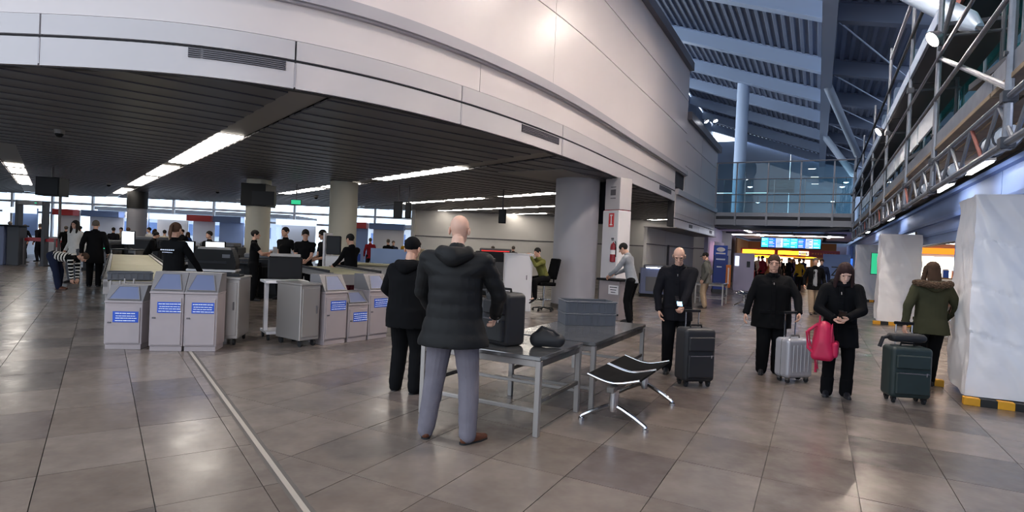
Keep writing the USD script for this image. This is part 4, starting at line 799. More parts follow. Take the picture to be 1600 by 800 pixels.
for (x, y, Y, w, lb) in ((66, 356, 26, 1.5, 'upper red barrier tape seen through the left gate'), (62, 367, 24, 1.3, 'nearer red barrier tape beyond the left gate')):
    q = aty(x, y, Y); t = thing('belt_barrier', lb, 'barrier', (q[0], q[1], 0), 0)
    for s in (-1, 1): obj('post', MB().cyl((s*w/2, 0, .03), (s*w/2, 0, 1.15), .035, 10), 'print_grey', t); obj('base', MB().cyl((s*w/2, 0, 0), (s*w/2, 0, .03), .16, 16), 'print_grey', t)
    obj('tape', MB().box((0, 0, 1.08), (w, .01, .12)), 'red_extinguisher', t)
# bright window side: pale kiosks and the terminal seen through the glass
kcols = ['label_white', 'screen_pale', 'bin_flap', 'white_panel', 'blue_wall']
for i, x in enumerate((28, 100, 158, 212, 262, 312, 356, 400, 462, 560, 605)):
    q = aty(x, 350, 33.5); w = (1.6, 1.2, 2.2, 1.0, 2.0, 1.4)[i % 6]
    t = thing('desk_booth', ['pale booth left of the walk-through gate', 'pale booth behind the woman in white', 'wide pale booth far behind the conveyor', 'blue-topped booth by the dark-capped column', 'wide blue booth behind the ponytailed guard', 'white booth right of the ponytailed guard', 'pale lit booth behind the printer', 'white booth under the farthest lamps', 'pale booth behind the first of three guards', 'white booth right of the cream column', 'blue booth far behind the pale counter'][i], 'booth', (q[0], q[1], 0), 0)
    obj('counter', MB().box((0, 0, .55), (w, .8, 1.1)), kcols[i % 5] if kcols[i % 5] != 'screen_pale' else 'white_panel', t); obj('back_board', MB().box((0, .5, 1.35), (w*.9, .08, 2.7)), ('blue_wall', 'white_panel', 'label_white')[i % 3], t); obj('header', MB().box((0, .1, 2.55), (w, .5, .34)), ('screen_pale', 'sign_red', 'blue_trim', 'far_strip')[i % 4], t); obj('notice', MB().box((w*.1, -.41, .7), (w*.4, .02, .4)), ('label_blue', 'sign_red', 'label_white')[i % 3], t)
# outside: apron and two terminal buildings
ap = thing('apron', 'pale concrete apron outside the windows', kind='structure'); obj('slab', MB().box((-30, 75, -.3), (120, 76, .2), b=0), 'white_wall', ap)
for i, (x, y, w, h, m, lb) in enumerate(((-44, 84, 26, 4.6, 'label_white', 'bluish terminal building outside beyond the left windows'), (-14, 92, 22, 4.2, 'white_panel', 'white low building outside beyond the middle windows'))):
    t = thing('terminal_building', lb, 'building', (x, y, -.2)); obj('wall', MB().box((0, 0, h/2), (w, 10, h)), m, t); obj('roof', MB().box((0, 0, h+.2), (w+1, 11, .4)), 'print_grey', t)
    for z in (2.4,):
        for k in range(int(w/3)): obj('window', MB().box((-w/2+1.7+k*3, -5.03, z), (2.2, .1, 1.5)), 'blue_trim', t)

# podium and chair
q = fl(962, 499); pd = thing('podium', 'grey podium with a black top rail and a white notice', 'podium', (q[0], q[1]+.25, 0), CANG-20)
obj('body', MB().box((0, 0, .47), (.62, .5, .94)), 'bin_grey', pd); obj('top', MB().box((0, -.02, .96), (.72, .58, .05)), 'black_plastic', pd); obj('foot_rail', MB().tube([(-.3, -.3, .1), (.1, -.42, .1), (.42, -.4, .14)], .025, 8), 'black_plastic', pd); obj('corner_strip', MB().box((-.32, -.2, .47), (.04, .1, .92)), 'steel_dark', pd)
nt = obj('notice', MB().box((.14, -.256, .72), (.3, .01, .22)), 'sign_white', pd)
for k in range(3): obj('text_line', MB().box((.14, -.263, .78-k*.06), (.22-.04*k, .006, .02)), 'print_grey', nt)
q = fl(849, 480); q = q+np.array([-.06, -.95, 0]); CHX = q; cz = thing('drafting_chair', 'black high office chair with a footring by the white cabinet', 'chair', (q[0], q[1], 0), 25)
obj('seat', MB().box((0, 0, .72), (.48, .46, .09), b=.03), 'seat_black', cz); obj('backrest', MB().box((.27, .0, 1.12), (.09, .44, .56), R=rotz(0)@np.array([[math.cos(.22), 0, math.sin(.22)], [0, 1, 0], [-math.sin(.22), 0, math.cos(.22)]]), b=.03), 'seat_black', cz)
obj('back_bracket', MB().tube([(.1, 0, .68), (.28, 0, .7), (.28, 0, .95)], .025, 8), 'black_plastic', cz); obj('gas_lift', MB().cyl((0, 0, .1), (0, 0, .68), .03, 12), 'chrome', cz)
obj('footring', MB().tube([(.2*math.cos(a), .2*math.sin(a), .3) for a in np.linspace(0, 2*math.pi, 25)], .013, 8), 'chrome', cz)
for k in range(5):
    a = k*2*math.pi/5; obj('base_leg', MB().bar((0, 0, .1), (.28*math.cos(a), .28*math.sin(a), .07), .045, .03), 'black_plastic', cz); obj('castor', MB().cyl((.28*math.cos(a), .28*math.sin(a)-.015, .03), (.28*math.cos(a), .28*math.sin(a)+.015, .03), .03, 10), 'rubber', cz)
    obj('ring_spoke', MB().cyl((0, 0, .3), (.2*math.cos(a), .2*math.sin(a), .3), .008, 6), 'chrome', cz)

# ---- luggage
pbr('case_black', '1d1c1e', .55, var=.1, scale=20, bump=.15, bscale=250); pbr('case_silver', 'a9a7ac', .28, metal=.4); pbr('case_green', '1f2b2a', .5, var=.1, scale=12); pbr('pink_bag', 'b01040', .55, var=.08, scale=8); pbr('bag_dark', '19191c', .6)
def suitcase(label, p, rz, w, d, h, mat, hard=False, handle=.4, z0=0., lean=0., wheels=True, trim='black_plastic'):
    t = thing('suitcase', label, 'suitcase', (p[0], p[1], z0), rz); zb = .07 if wheels else .0
    R = np.array([[1, 0, 0], [0, math.cos(lean), -math.sin(lean)], [0, math.sin(lean), math.cos(lean)]])
    M = manifold3d.Manifold; rr = .05
    m = M.batch_hull([M.sphere(rr, 20).translate((sx*(w/2-rr), sy*(d/2-rr), zb+rr+(h-2*rr)*k)) for sx in (-1, 1) for sy in (-1, 1) for k in (0, 1)])
    obj('shell', MB().mf(m, R), mat, t, smooth=40)
    if hard:
        for k in range(5): obj('groove_rib', MB().mf(M.batch_hull([M.sphere(.012, 10).translate((-w/2+.09+k*(w-.18)/4, sy*(d/2-.004), z)) for sy in (-1,) for z in (zb+.09, zb+h-.09)]), R), mat, t)
        zz = [(-w/2-.001, zb+.0)]
        obj('zip_band', MB().mf(M.batch_hull([M.sphere(rr, 20).translate((sx*(w/2-rr+.004), 0, zb+rr+(h-2*rr)*k)).scale((1, .25, 1)) for sx in (-1, 1) for k in (0, 1)]), R, (0, 0, 0)), trim, t)
    else:
        for (z, hh) in ((zb+h*.30, h*.42), (zb+h*.72, h*.26)): obj('pocket', MB().box(R@np.array([0, -d/2-.012, z]), (w*.82, .05, hh), b=.018, R=R), mat, t)
        obj('zip', MB().box(R@np.array([0, -d/2-.04, zb+h*.5]), (w*.72, .008, .012), R=R), 'print_grey', t); obj('zip_pull', MB().box(R@np.array([w*.3, -d/2-.045, zb+h*.49]), (.012, .006, .04), R=R), 'chrome', t)
    obj('top_grip', MB().tube([R@np.array(q) for q in ((-.08, 0, zb+h-.01), (-.07, 0, zb+h+.03), (.07, 0, zb+h+.03), (.08, 0, zb+h-.01))], .012, 8), trim, t)
    if handle:
        for s in (-1, 1): obj('handle_rod', MB().cyl(R@np.array([s*.09, d/2-.04, zb+h-.02]), R@np.array([s*.09, d/2-.04, zb+h+handle]), .009, 8), 'chrome', t)
        obj('handle_grip', MB().bar(R@np.array([-.11, d/2-.04, zb+h+handle]), R@np.array([.11, d/2-.04, zb+h+handle]), .03, .035, b=.008), 'black_plastic', t)
    if wheels:
        for sx in (-1, 1):
            for sy in (-1, 1):
                wp_ = R@np.array([sx*(w/2-.06), sy*(d/2-.06), .0])+np.array([0, 0, .035]); wh = obj('wheel_fork', MB().box(wp_+[0, 0, .03], (.05, .05, .05)), trim, t); obj('wheel', MB().cyl(wp_-[.012, 0, 0], wp_+[.012, 0, 0], .033, 14), 'rubber', wh)
    return t
# ================================================================ PEOPLE
M3 = manifold3d.Manifold
def ik(A, B, l1, l2, pole):
    A, B, pole = np.asarray(A, float), np.asarray(B, float), np.asarray(pole, float); v = B-A; d = np.linalg.norm(v); mx = (l1+l2)*.998
    if d > mx: B = A+v/d*mx; v = B-A; d = mx
    u = v/d; a = (l1*l1-l2*l2+d*d)/(2*d); h = math.sqrt(max(0, l1*l1-a*a)); w = pole-u*(pole@u); w /= np.linalg.norm(w)+1e-9
    return A+u*a+w*h, B
def Rx(a): c, s = math.cos(a), math.sin(a); return np.array([[1, 0, 0], [0, c, -s], [0, s, c]])
def Ry(a): c, s = math.cos(a), math.sin(a); return np.array([[c, 0, s], [0, 1, 0], [-s, 0, c]])
def smooth_mesh(m, edge, it=8, disp=None):
    if edge: m = m.refine_to_length(edge)
    q = m.to_mesh(); t = trimesh.Trimesh(q.vert_properties[:, :3], q.tri_verts, process=False); t.merge_vertices()
    if it: trimesh.smoothing.filter_taubin(t, lamb=.5, nu=.53, iterations=it)
    if disp is not None: t.vertices = t.vertices+t.vertex_normals*disp(np.array(t.vertices))[:, None]
    return t
SKINS = {}
def cloth(name, c, rough=.85, bump=.25): pbr(name, c, rough, var=.10, scale=7, bump=bump, bscale=180, spec=.12 if 'cloth' in name else .4); return name
cloth('skin_light', 'c79a84', .5, .03); cloth('skin_tan', 'b48468', .5, .03); cloth('skin_pale', 'd2a893', .5, .03)
for n, c in dict(cloth_black='0b0b0d', cloth_coal='17161a', cloth_navy='20263a', cloth_jeans='2c3446', cloth_greytrouser='6e6a72', cloth_olive='3a3a2a', cloth_green='6b6a38', cloth_grey='8d8f94', cloth_midgrey='55565a', cloth_white='cfcac4', cloth_tan='a08b74', cloth_red='7d1f28', cloth_burgundy='5a2430', cloth_mustard='a87f22', cloth_purple='5b4a70', cloth_blue='2c4a8a', cloth_cream='b8aa94', cloth_greyjacket='5e5d58', leather_brown='55301f', leather_black='18171a', fur_brown='4d3a2a', hair_black='17120f', hair_brown='3a2618', hair_red='2a1412', hair_grey='5e554c', hair_ginger='523828').items(): cloth(n, c, .4 if 'leather' in n else .85)
pbr('puffer_black', '0e0e0f', .6, var=.1, bump=.1, bscale=180, spec=.25)

def person(name, label, x, y, face, H, skin='skin_light', top='cloth_black', bottom='cloth_coal', shoe='leather_black', hairm='hair_brown', hair='short', feet=None, lean=0., side=0., twist=0., head=(0., 0.),
           hands=(None, None), curl=(.55, .55), palms=(None, None), elbows=(None, None), hem=.46, flare=1.1, girth=1., sleeve='long', coat='coat', lvl=2, hipz=None, hipxy=(0, 0), extras=(), fold=1., group=None, shoulder=1., legw=1., hscale=1.):
    """face: turn of the local +y (the way the person looks) from world +y, degrees; hands: wrist targets, local metres (x right, y ahead, z up)"""
    P = thing(name, label, 'person', (x, y, 0), face, group); n = 20 if lvl == 2 else 10
    S = lambda p, r, nn=None: M3.sphere(float(r), nn or n).translate(tuple(map(float, p)))
    hull = lambda *a: M3.batch_hull(list(a)); U = lambda L: M3.batch_boolean(L, manifold3d.OpType.Add)
    feet = feet or ((-.055*H, 0, 8), (.055*H, 0.02, -8))
    hip = np.array([hipxy[0], hipxy[1], (hipz if hipz else .522*H)]); RT = rotz(math.radians(twist))@Rx(-math.radians(lean))@Ry(math.radians(side)); T = lambda *p: hip+RT@(np.array(p, float)*H)
    def E(p, r, nn=None):
        c = T(*p); A = np.c_[RT, c]; return M3.sphere(1, nn or n).scale(tuple(float(q*H) for q in r)).transform(A.tolist() if False else A)
    ank, knee, hj = [], [], []
    for i, s in enumerate((-1, 1)):
        f = feet[i]; a = np.array([f[0], f[1], .045*H+(f[3] if len(f) > 3 else 0)]); h = hip+RT@np.array([s*.05*H, 0, 0]) if lean < 30 else hip+np.array([s*.05*H, 0, 0])
        k, a = ik(h, a, .245*H, .24*H, (s*.12, 1, 0)); ank.append(a); knee.append(k); hj.append(h)
    sh = [T(s*.100*shoulder, 0, .282) for s in (-1, 1)]; el, wr, fd = [], [], []
    for i, s in enumerate((-1, 1)):
        tg = hands[i]; tg = T(s*.15*max(1, girth*.95), .02, -.005) if tg is None else np.array(tg, float)
        e, w = ik(sh[i], tg, .172*H, .15*H, elbows[i] if elbows[i] is not None else (s*.35, -1, -.25)); el.append(e); wr.append(w); fd.append((w-e)/np.linalg.norm(w-e))
    # head frame
    RH = rotz(math.radians(head[1]))@Rx(-math.radians(head[0]+lean*(.55 if lean < 30 else .8))); nk = T(0, .0, .335); HC = nk+RH@(np.array([0, .012, .092])*H)
    HH = H*hscale
    hp = lambda *p: HC+RH@(np.array(p, float)*HH)
    def EH(p, r, nn=None): return M3.sphere(1, nn or n).scale(tuple(float(q*HH) for q in r)).transform(np.c_[RH, hp(*p)])
    # ---------------- body, one continuous surface
    B = [hull(E((0, 0, 0), (.084, .058, .05)), E((0, .004, .10), (.072, .052, .05))), hull(E((0, .004, .10), (.072, .052, .05)), E((0, .004, .22), (.082, .056, .06))),
         hull(E((0, .004, .22), (.082, .056, .06)), S(sh[0], .032*H), S(sh[1], .032*H), E((0, -.004, .30), (.035, .035, .02))), hull(E((0, -.006, .30), (.036, .036, .02)), S(nk, .030*H), EH((0, -.012, -.045), (.028, .03, .02))),
         hull(EH((0, -.006, .017), (.043, .053, .049)), EH((0, .020, -.036), (.030, .032, .026)))]
    if lvl == 2:
        B += [hull(EH((0, .054, .004), (.0055, .006, .006)), EH((0, .062, -.014), (.0095, .009, .0075))), EH((0, .049, -.037), (.013, .007, .0035)), EH((0, .0475, -.043), (.011, .007, .0035)), hull(EH((-.022, .043, .014), (.010, .006, .005)), EH((.022, .043, .014), (.010, .006, .005))), EH((0, .043, -.056), (.012, .009, .009))]
        B += [EH((s*.045, -.004, -.006), (.006, .014, .019)) for s in (-1, 1)]
    for i, s in enumerate((-1, 1)):
        B += [hull(S(hj[i], .05*H), S(knee[i], .030*H)), hull(S(knee[i], .030*H), S(knee[i]*.72+ank[i]*.28+np.array([0, -.006*H, 0]), .028*H), S(ank[i], .021*H)), hull(S(sh[i], .031*H), S(el[i], .023*H)), hull(S(el[i], .0225*H), S(wr[i], .0155*H))]
        ft = np.array([-math.sin(math.radians(feet[i][2])), math.cos(math.radians(feet[i][2])), 0]); B.append(hull(S(ank[i]+[0, 0, -.02*H], .018*H), S(ank[i]+ft*.09*H+[0, 0, -.032*H], .012*H)))
        # hand
        yv = fd[i]; pal = np.array(palms[i] if palms[i] is not None else (-s*1., .15, 0.)); pal = RT@pal if palms[i] is None and lean < 30 else pal; pal = pal-yv*(pal@yv); pal /= np.linalg.norm(pal)+1e-9; xv = np.cross(yv, pal)*s; hs = H*.96
        HP = lambda a, b, c_: wr[i]+(xv*a+yv*b+pal*c_)*hs
        if lvl == 2:
            hn = 10; rr = .0054*hs
            B.append(hull(S(wr[i], .0135*hs, hn), S(HP(.017, .018, 0), .009*hs, hn), S(HP(.019, .050, 0), .0075*hs, hn), S(HP(-.019, .047, 0), .0075*hs, hn), S(HP(-.015, .015, 0), .009*hs, hn)))
            for q, (ax, by, L) in enumerate(((.0185, .052, .040), (.0062, .054, .045), (-.0062, .053, .042), (-.0185, .049, .033))):
                c1, c2 = curl[i]*(.75+.06*q), curl[i]*(1.9+.08*q); p0 = HP(ax, by, 0); d1 = yv*math.cos(c1)+pal*math.sin(c1); d2 = yv*math.cos(c2)+pal*math.sin(c2)
                p1 = p0+d1*L*.55*hs; p2 = p1+d2*L*.55*hs; B += [hull(S(HP(ax*.85, by-.014, 0), rr*1.1, hn), S(p0, rr*1.08, hn)), hull(S(p0, rr*1.08, hn), S(p1, rr, hn)), hull(S(p1, rr, hn), S(p2, rr*.85, hn))]
            t0, t1, t2 = HP(.014, .014, .002), HP(.030, .034, .010+.012*curl[i]), HP(.030-.01*curl[i], .054, .016+.022*curl[i]); B += [hull(S(t0, rr*1.5, hn), S(t1, rr*1.2, hn)), hull(S(t1, rr*1.2, hn), S(t2, rr, hn))]
        else: B += [hull(S(wr[i], .0135*hs), S(HP(.016, .05, 0), .008*hs), S(HP(-.016, .048, 0), .008*hs))]+[hull(S(HP(a, .05, 0), .0065*hs, 6), S(HP(a, .085, .012), .005*hs, 6)) for a in (.016, .0053, -.0053, -.016)]+[hull(S(HP(.014, .014, 0), .007*hs, 6), S(HP(.032, .045, .008), .006*hs, 6))]
    body = smooth_mesh(U(B), .02 if lvl == 2 else 0, 6 if lvl == 2 else 0); obj('body', (body.vertices, body.faces), skin, P, smooth=True)
    if lvl == 2:
        for s in (-1, 1): obj('eye', MB().mf(EH((s*.0175, .0455, .002), (.005, .0035, .003), 10)), 'hair_black', P, smooth=True)
    # ---------------- trousers, shoes
    tg = girth**.5*legw
    L = [hull(E((0, 0, .02), (.092*girth, .068*girth, .045)), *[S(hj[i]+[0, 0, -.01*H], .060*H*tg) for i in (0, 1)])]
    for i, s in enumerate((-1, 1)):
        mid = knee[i]*.5+ank[i]*.5; cuff = ank[i]+(ank[i]-knee[i])/np.linalg.norm(ank[i]-knee[i])*.012*H
        L += [hull(S(hj[i], .061*H*tg), S(knee[i], .044*H*tg)), hull(S(knee[i], .044*H*tg), S(mid, .041*H*tg)), hull(S(mid, .041*H*tg), S(cuff, .033*H*tg))]
    fz = lambda v: (.010*(meshkit.fbm(np.c_[v[:, 0]*9, v[:, 1]*9, v[:, 2]*16], 3, 3)-.5)+.006*np.abs(np.sin(v[:, 2]*38+v[:, 0]*14))*np.exp(-((v[:, 2]-.12)/.16)**2))*fold
    tm = smooth_mesh(U(L), .03 if lvl == 2 else 0, 7 if lvl == 2 else 0, fz if lvl == 2 else None); obj('trousers', (tm.vertices, tm.faces), bottom, P, smooth=True)
    for i, s in enumerate((-1, 1)):
        f = feet[i]; a = math.radians(f[2]); ft = np.array([-math.sin(a), math.cos(a), 0]); lift = f[3] if len(f) > 3 else 0; base = np.array([ank[i][0], ank[i][1], lift])
        pt = (lift > .02)*.5; g = lambda d, z: base+ft*d*H+np.array([0, 0, z*H-d*H*pt])
        sm = U([hull(S(g(-.018, .018), .019*H), S(g(.02, .03), .021*H), S(ank[i]+[0, 0, .012*H], .026*H)), hull(S(g(-.018, .018), .019*H), S(g(.06, .015), .0215*H), S(g(.02, .03), .021*H)), hull(S(g(.06, .015), .0215*H), S(g(.10, .011), .0155*H))])
        if not lift: sm = sm.trim_by_plane((0, 0, 1), .004)
        s_ = obj('shoe', MB().mf(sm), shoe, P, smooth=60)
        if lvl == 2: obj('sole', MB().mf(hull(M3.cylinder(.012, .02*H, .02*H, 16).translate(tuple(g(-.02, 0)*[1, 1, 0]+[0, 0, lift])), M3.cylinder(.012, .0235*H, .0235*H, 16).translate(tuple(g(.06, 0)*[1, 1, 0]+[0, 0, lift])), M3.cylinder(.012, .016*H, .016*H, 16).translate(tuple(g(.10, 0)*[1, 1, 0]+[0, 0, lift])))), 'rubber', s_)
    # ---------------- coat / top
    g = girth; k = 1.0 if coat in ('coat', 'puffer', 'parka') else .93
    q = k*g
    C = [hull(E((0, .0, .0), (.098*q, .074*q, .05)), E((0, .004, .11), (.091*q, .070*q, .05))), hull(E((0, .004, .11), (.091*q, .070*q, .05)), E((0, .006, .22), (.094*q, .070*q, .06))), hull(E((0, .004, .22), (.096*q, .068*q, .06)), *[S(sh[i], .045*H*k) for i in (0, 1)], E((0, -.006, .305), (.055*k, .048*k, .022))), hull(E((0, -.006, .312), (.05*k, .048*k, .02)), S(nk, .037*H), E((0, -.004, .335), (.044, .042, .012)))]
    hz = hem*H
    if hz < hip[2]-.02 and lean < 30:
        fl_ = flare*q; ez = np.array([hip[0], hip[1]+.004*H, hz]); ce_ = M3.cylinder(.012, 1, 1, 28).scale((.100*H*fl_, .080*H*fl_, 1)).translate(tuple(ez)); C.append(hull(E((0, 0, .03), (.098*q, .074*q, .05)), ce_))
    for i, s in enumerate((-1, 1)):
        ra_ = (.045*H, .035*H, .028*H) if k == 1. else (.038*H, .030*H, .023*H)
        C.append(hull(S(sh[i], ra_[0]), S(el[i]*.5+sh[i]*.5, ra_[0]*.92)))
        if sleeve == 'short': continue
        C += [hull(S(el[i]*.5+sh[i]*.5, ra_[0]*.92), S(el[i], ra_[1])), hull(S(el[i], ra_[1]), S(wr[i]-fd[i]*.012*H, ra_[2]))]
    def fc(v):
        z = v[:, 2]; a = .016*(meshkit.fbm(np.c_[v[:, 0]*7, v[:, 1]*7, z*9], 3, 5)-.5)+.010*(np.abs(meshkit.fbm(np.c_[v[:, 0]*5+z*3, v[:, 1]*5, z*4], 3, 8)-.5)*-2)
        if coat == 'puffer': a = a*.7+.011*np.sqrt(np.abs(np.sin((z-hz)*math.pi/.115)))-.006
        return a*fold
    cm_ = smooth_mesh(U(C), .026 if lvl == 2 else 0, 9 if lvl == 2 else 0, fc if lvl == 2 else None); obj('coat' if coat != 'shirt' else 'shirt', (cm_.vertices, cm_.faces), top, P, smooth=True)
    for i, s in enumerate((-1, 1)):
        if lvl == 2 and sleeve == 'long': obj('cuff', MB().cyl(wr[i]-fd[i]*.03*H, wr[i]-fd[i]*.002*H, (.030 if k == 1 else .025)*H, 16, (.029 if k == 1 else .024)*H), top, P)
    if lvl == 2 and coat != 'shirt' and lean < 30:
        cv = np.array(cm_.vertices); cvl = cv; zs = np.linspace(hz+.012, (T(0, 0, .30))[2], 24); RI = rotz(math.radians(twist))
        def front(xo, z, out=.006): # the coat's front at this height
            m_ = (np.abs(cvl[:, 2]-z) < .03) & (np.abs(cvl[:, 0]-xo) < .035); return np.array([xo, (cvl[m_, 1].max() if m_.any() else T(0, .08, .2)[1])+out, z])
        pl = MB()
        for a, b2 in zip(zs[:-1], zs[1:]): pl.bar(front(.012*H, a), front(.012*H, b2), .05, .012, up=(0, 1, 0))
        obj('placket', pl, top, P); bt = MB()
        for z in np.linspace(hz+.12, T(0, 0, .27)[2], 5): c2 = front(.012*H, z, .010); bt.cyl(c2, c2+[0, .008, 0], .012, 10)
        obj('buttons_row', bt, 'print_grey', P) if False else obj('zip_pull', MB().cyl(front(.012*H, zs[-3], .012), front(.012*H, zs[-3]-.03, .012), .006, 6), 'steel', P)
        for s in (-1, 1): c2 = front(s*.055*H*g**.6, max(hz+.18, hip[2]+.02), .004); obj('pocket_flap', MB().box(c2, (.13, .014, .045), b=.005), top, P)
        ns = 11; an = np.linspace(.5*math.pi+.35, 2.5*math.pi-.35, ns); cl_ = U([hull(E((.050*math.cos(a), .048*math.sin(a)-.004, .318), (.011, .011, .02), 10), E((.050*math.cos(c2), .048*math.sin(c2)-.004, .318), (.011, .011, .02), 10)) for a, c2 in zip(an[:-1], an[1:])])
        cl_ = smooth_mesh(cl_, .02, 4); obj('collar', (cl_.vertices, cl_.faces), top, P, smooth=True)
    # ---------------- hair
    if hair in ('short', 'long', 'pony', 'bun', 'fringe'):
        cap = EH((0, -.008, .020), (.0475, .0575, .053)); zb = {'short': -.016, 'long': -.05, 'pony': -.03, 'bun': -.03, 'fringe': -.02}[hair]
        nrm = RH@np.array([0, -.32, .95]); nrm /= np.linalg.norm(nrm); cap = cap.trim_by_plane(tuple(nrm), float(nrm@hp(0, 0, zb)))-EH((0, .066, -.012), (.041 if hair != 'long' else .034, .047, .046))
        HL = [cap]
        if hair == 'long': HL += [hull(EH((0, -.035, .0), (.043, .026, .04)), EH((0, -.042, -.07), (.047, .024, .03)), EH((0, -.045, -.13), (.036, .018, .02)))]+[hull(EH((s*.042, .004, .012), (.012, .030, .028)), EH((s*.050, .018, -.06), (.014, .024, .03)), EH((s*.052, .03, -.135), (.012, .014, .012))) for s in (-1, 1)]
        if hair == 'pony': HL += [EH((0, -.066, .03), (.016, .016, .016)), hull(EH((0, -.078, .018), (.016, .014, .02)), EH((0, -.085, -.04), (.018, .014, .03)), EH((0, -.078, -.09), (.008, .008, .01)))]
        hm = smooth_mesh(U(HL), .014 if lvl == 2 else 0, 4 if lvl == 2 else 0, (lambda v: .004*(meshkit.fbm(v*[70, 70, 18], 3, 2)-.5)) if lvl == 2 else None); obj('hair', (hm.vertices, hm.faces), hairm, P, smooth=True)
    if hair == 'balding':
        ring = EH((0, -.012, .0), (.0468, .054, .040)); nrm = RH@np.array([0, -1, .05]); ring = ring.trim_by_plane(tuple(nrm), float(nrm@hp(0, .008, 0))); ring = ring-EH((0, .0, .052), (.036, .06, .036)); obj('hair', MB().mf(ring), hairm, P, smooth=40)
    if hair in ('cap', 'hood', 'beanie'):
        cp = EH((0, -.006, .022), (.049, .058, .053)); nrm = RH@np.array([0, -.35 if hair != 'hood' else -.9, .94 if hair != 'hood' else .35]); nrm /= np.linalg.norm(nrm); cp = cp.trim_by_plane(tuple(nrm), float(nrm@hp(0, .03, .012 if hair != 'hood' else .004)))
        if hair == 'hood': cp = U([cp, hull(EH((0, -.02, .0), (.05, .045, .045)), E((0, -.03, .315), (.06, .045, .03)))])
        if hair == 'cap': cp = U([cp, hull(EH((-.03, .04, .018), (.012, .02, .004)), EH((.03, .04, .018), (.012, .02, .004)), EH((0, .088, .010), (.02, .012, .003)))])
        cp = smooth_mesh(cp, .02 if lvl == 2 else 0, 4 if lvl == 2 else 0); obj({'cap': 'cap', 'hood': 'hood', 'beanie': 'woollen_hat'}[hair], (cp.vertices, cp.faces), hairm, P, smooth=True)
    info = dict(P=P, T=T, E=E, EH=EH, hp=hp, S=S, hull=hull, U=U, wr=wr, fd=fd, el=el, sh=sh, RT=RT, RH=RH, H=H, hip=hip, knee=knee, ank=ank, face=face, xy=np.array([x, y, 0]))
    for e in extras: e(info)
    return info
# ---- extras worn by a person
def x_hood_down(mat, fur=None):
    def f(I):
        E, U, hull = I['E'], I['U'], I['hull']; m = U([hull(E((-.06, -.045, .315), (.03, .03, .03)), E((0, -.075, .30), (.05, .035, .045)), E((.06, -.045, .315), (.03, .03, .03))), hull(E((-.06, -.045, .32), (.025, .025, .03)), E((-.05, .02, .325), (.022, .022, .022))), hull(E((.06, -.045, .32), (.025, .025, .03)), E((.05, .02, .325), (.022, .022, .022)))])
        t = smooth_mesh(m, .022, 8, lambda v: .01*(meshkit.fbm(v*14, 3, 4)-.5)); obj('hood', (t.vertices, t.faces), mat, I['P'], smooth=True)
        if fur:
            pts = [(-.115, .0, .322), (-.10, -.06, .325), (-.05, -.10, .318), (0, -.112, .312), (.05, -.10, .318), (.10, -.06, .325), (.115, 0, .322)]; m = U([hull(E(a, (.024,)*3, 12), E(b, (.024,)*3, 12)) for a, b in zip(pts[:-1], pts[1:])])
            t = smooth_mesh(m, .012, 3, lambda v: .03*(meshkit.fbm(v*90, 2, 4)-.35)); obj('fur_trim', (t.vertices, t.faces), fur, I['P'], smooth=False)
    return f
def x_glasses(I):
    mb = MB()
    for s in (-1, 1):
        mb.tube([I['hp'](s*.0185+.0145*math.cos(a), .056, .002+.010*math.sin(a)) for a in np.linspace(0, 2*math.pi, 17)], .0022, 6); mb.tube([I['hp'](s*.033, .055, .004), I['hp'](s*.046, .03, .004), I['hp'](s*.048, -.004, .0)], .0018, 6)
    mb.tube([I['hp'](-.005, .057, .004), I['hp'](.005, .057, .004)], .002, 6); obj('glasses', mb, 'black_plastic', I['P'])
def x_stripes(mat, n=7, rs=(.099, .076)):
    def f(I):
        for k in range(n):
            z = .02+k*.285/n; w = 1.0-.04*k/n; m = I['hull'](I['E']((0, .003, z), (rs[0]*w, rs[1]*w, .006)), I['E']((0, .003, z+.02), (rs[0]*w, rs[1]*w, .006))); obj('stripe', MB().mf(m), mat, I['P'], smooth=True)
        for i in (0, 1):
            for k in range(6):
                a, b = (I['sh'][i], I['el'][i]) if k < 3 else (I['el'][i], I['wr'][i]); u = (k % 3+.5)/3; p = a+(b-a)*u; d = (b-a)/np.linalg.norm(b-a); r = I['H']*((.041-.008*u) if k < 3 else (.033-.006*u)); obj('stripe', MB().cyl(p-d*.018, p+d*.018, r, 18), mat, I['P'])
    return f
def x_back_text(I):
    mb = MB()
    for k, (w, z) in enumerate(((.075, .235), (.055, .212))):
        for q in range(7): mb.box(I['T'](-w+2*w*(q+.5)/7, -.082, z), (2*w/7*I['H']*.75, .012, .022 if k == 0 else .014), R=I['RT'])
    obj('back_print', mb, 'label_white', I['P'])
def x_open_front(mat): # lighter shirt showing between open coat fronts
    def f(I): obj('shirt_front', MB().mf(I['hull'](I['E']((0, .064, .27), (.03, .024, .02)), I['E']((0, .078, .0), (.038, .026, .02)))), mat, I['P'], smooth=True)
    return f
def x_scarf(mat):
    def f(I):
        t = smooth_mesh(I['U']([I['hull'](I['E']((.055*math.cos(a), .05*math.sin(a)-.004, .325), (.022, .022, .022), 10), I['E']((.055*math.cos(b), .05*math.sin(b)-.004, .325), (.022, .022, .022), 10)) for a, b in zip(np.linspace(0, 2*math.pi, 10)[:-1], np.linspace(0, 2*math.pi, 10)[1:])]), .02, 5, lambda v: .012*(meshkit.fbm(v*22, 3, 6)-.5)); obj('scarf', (t.vertices, t.faces), mat, I['P'], smooth=True)
    return f
def world(I, p): return I['xy']+rotz(math.radians(I['face']))@np.asarray(p, float)
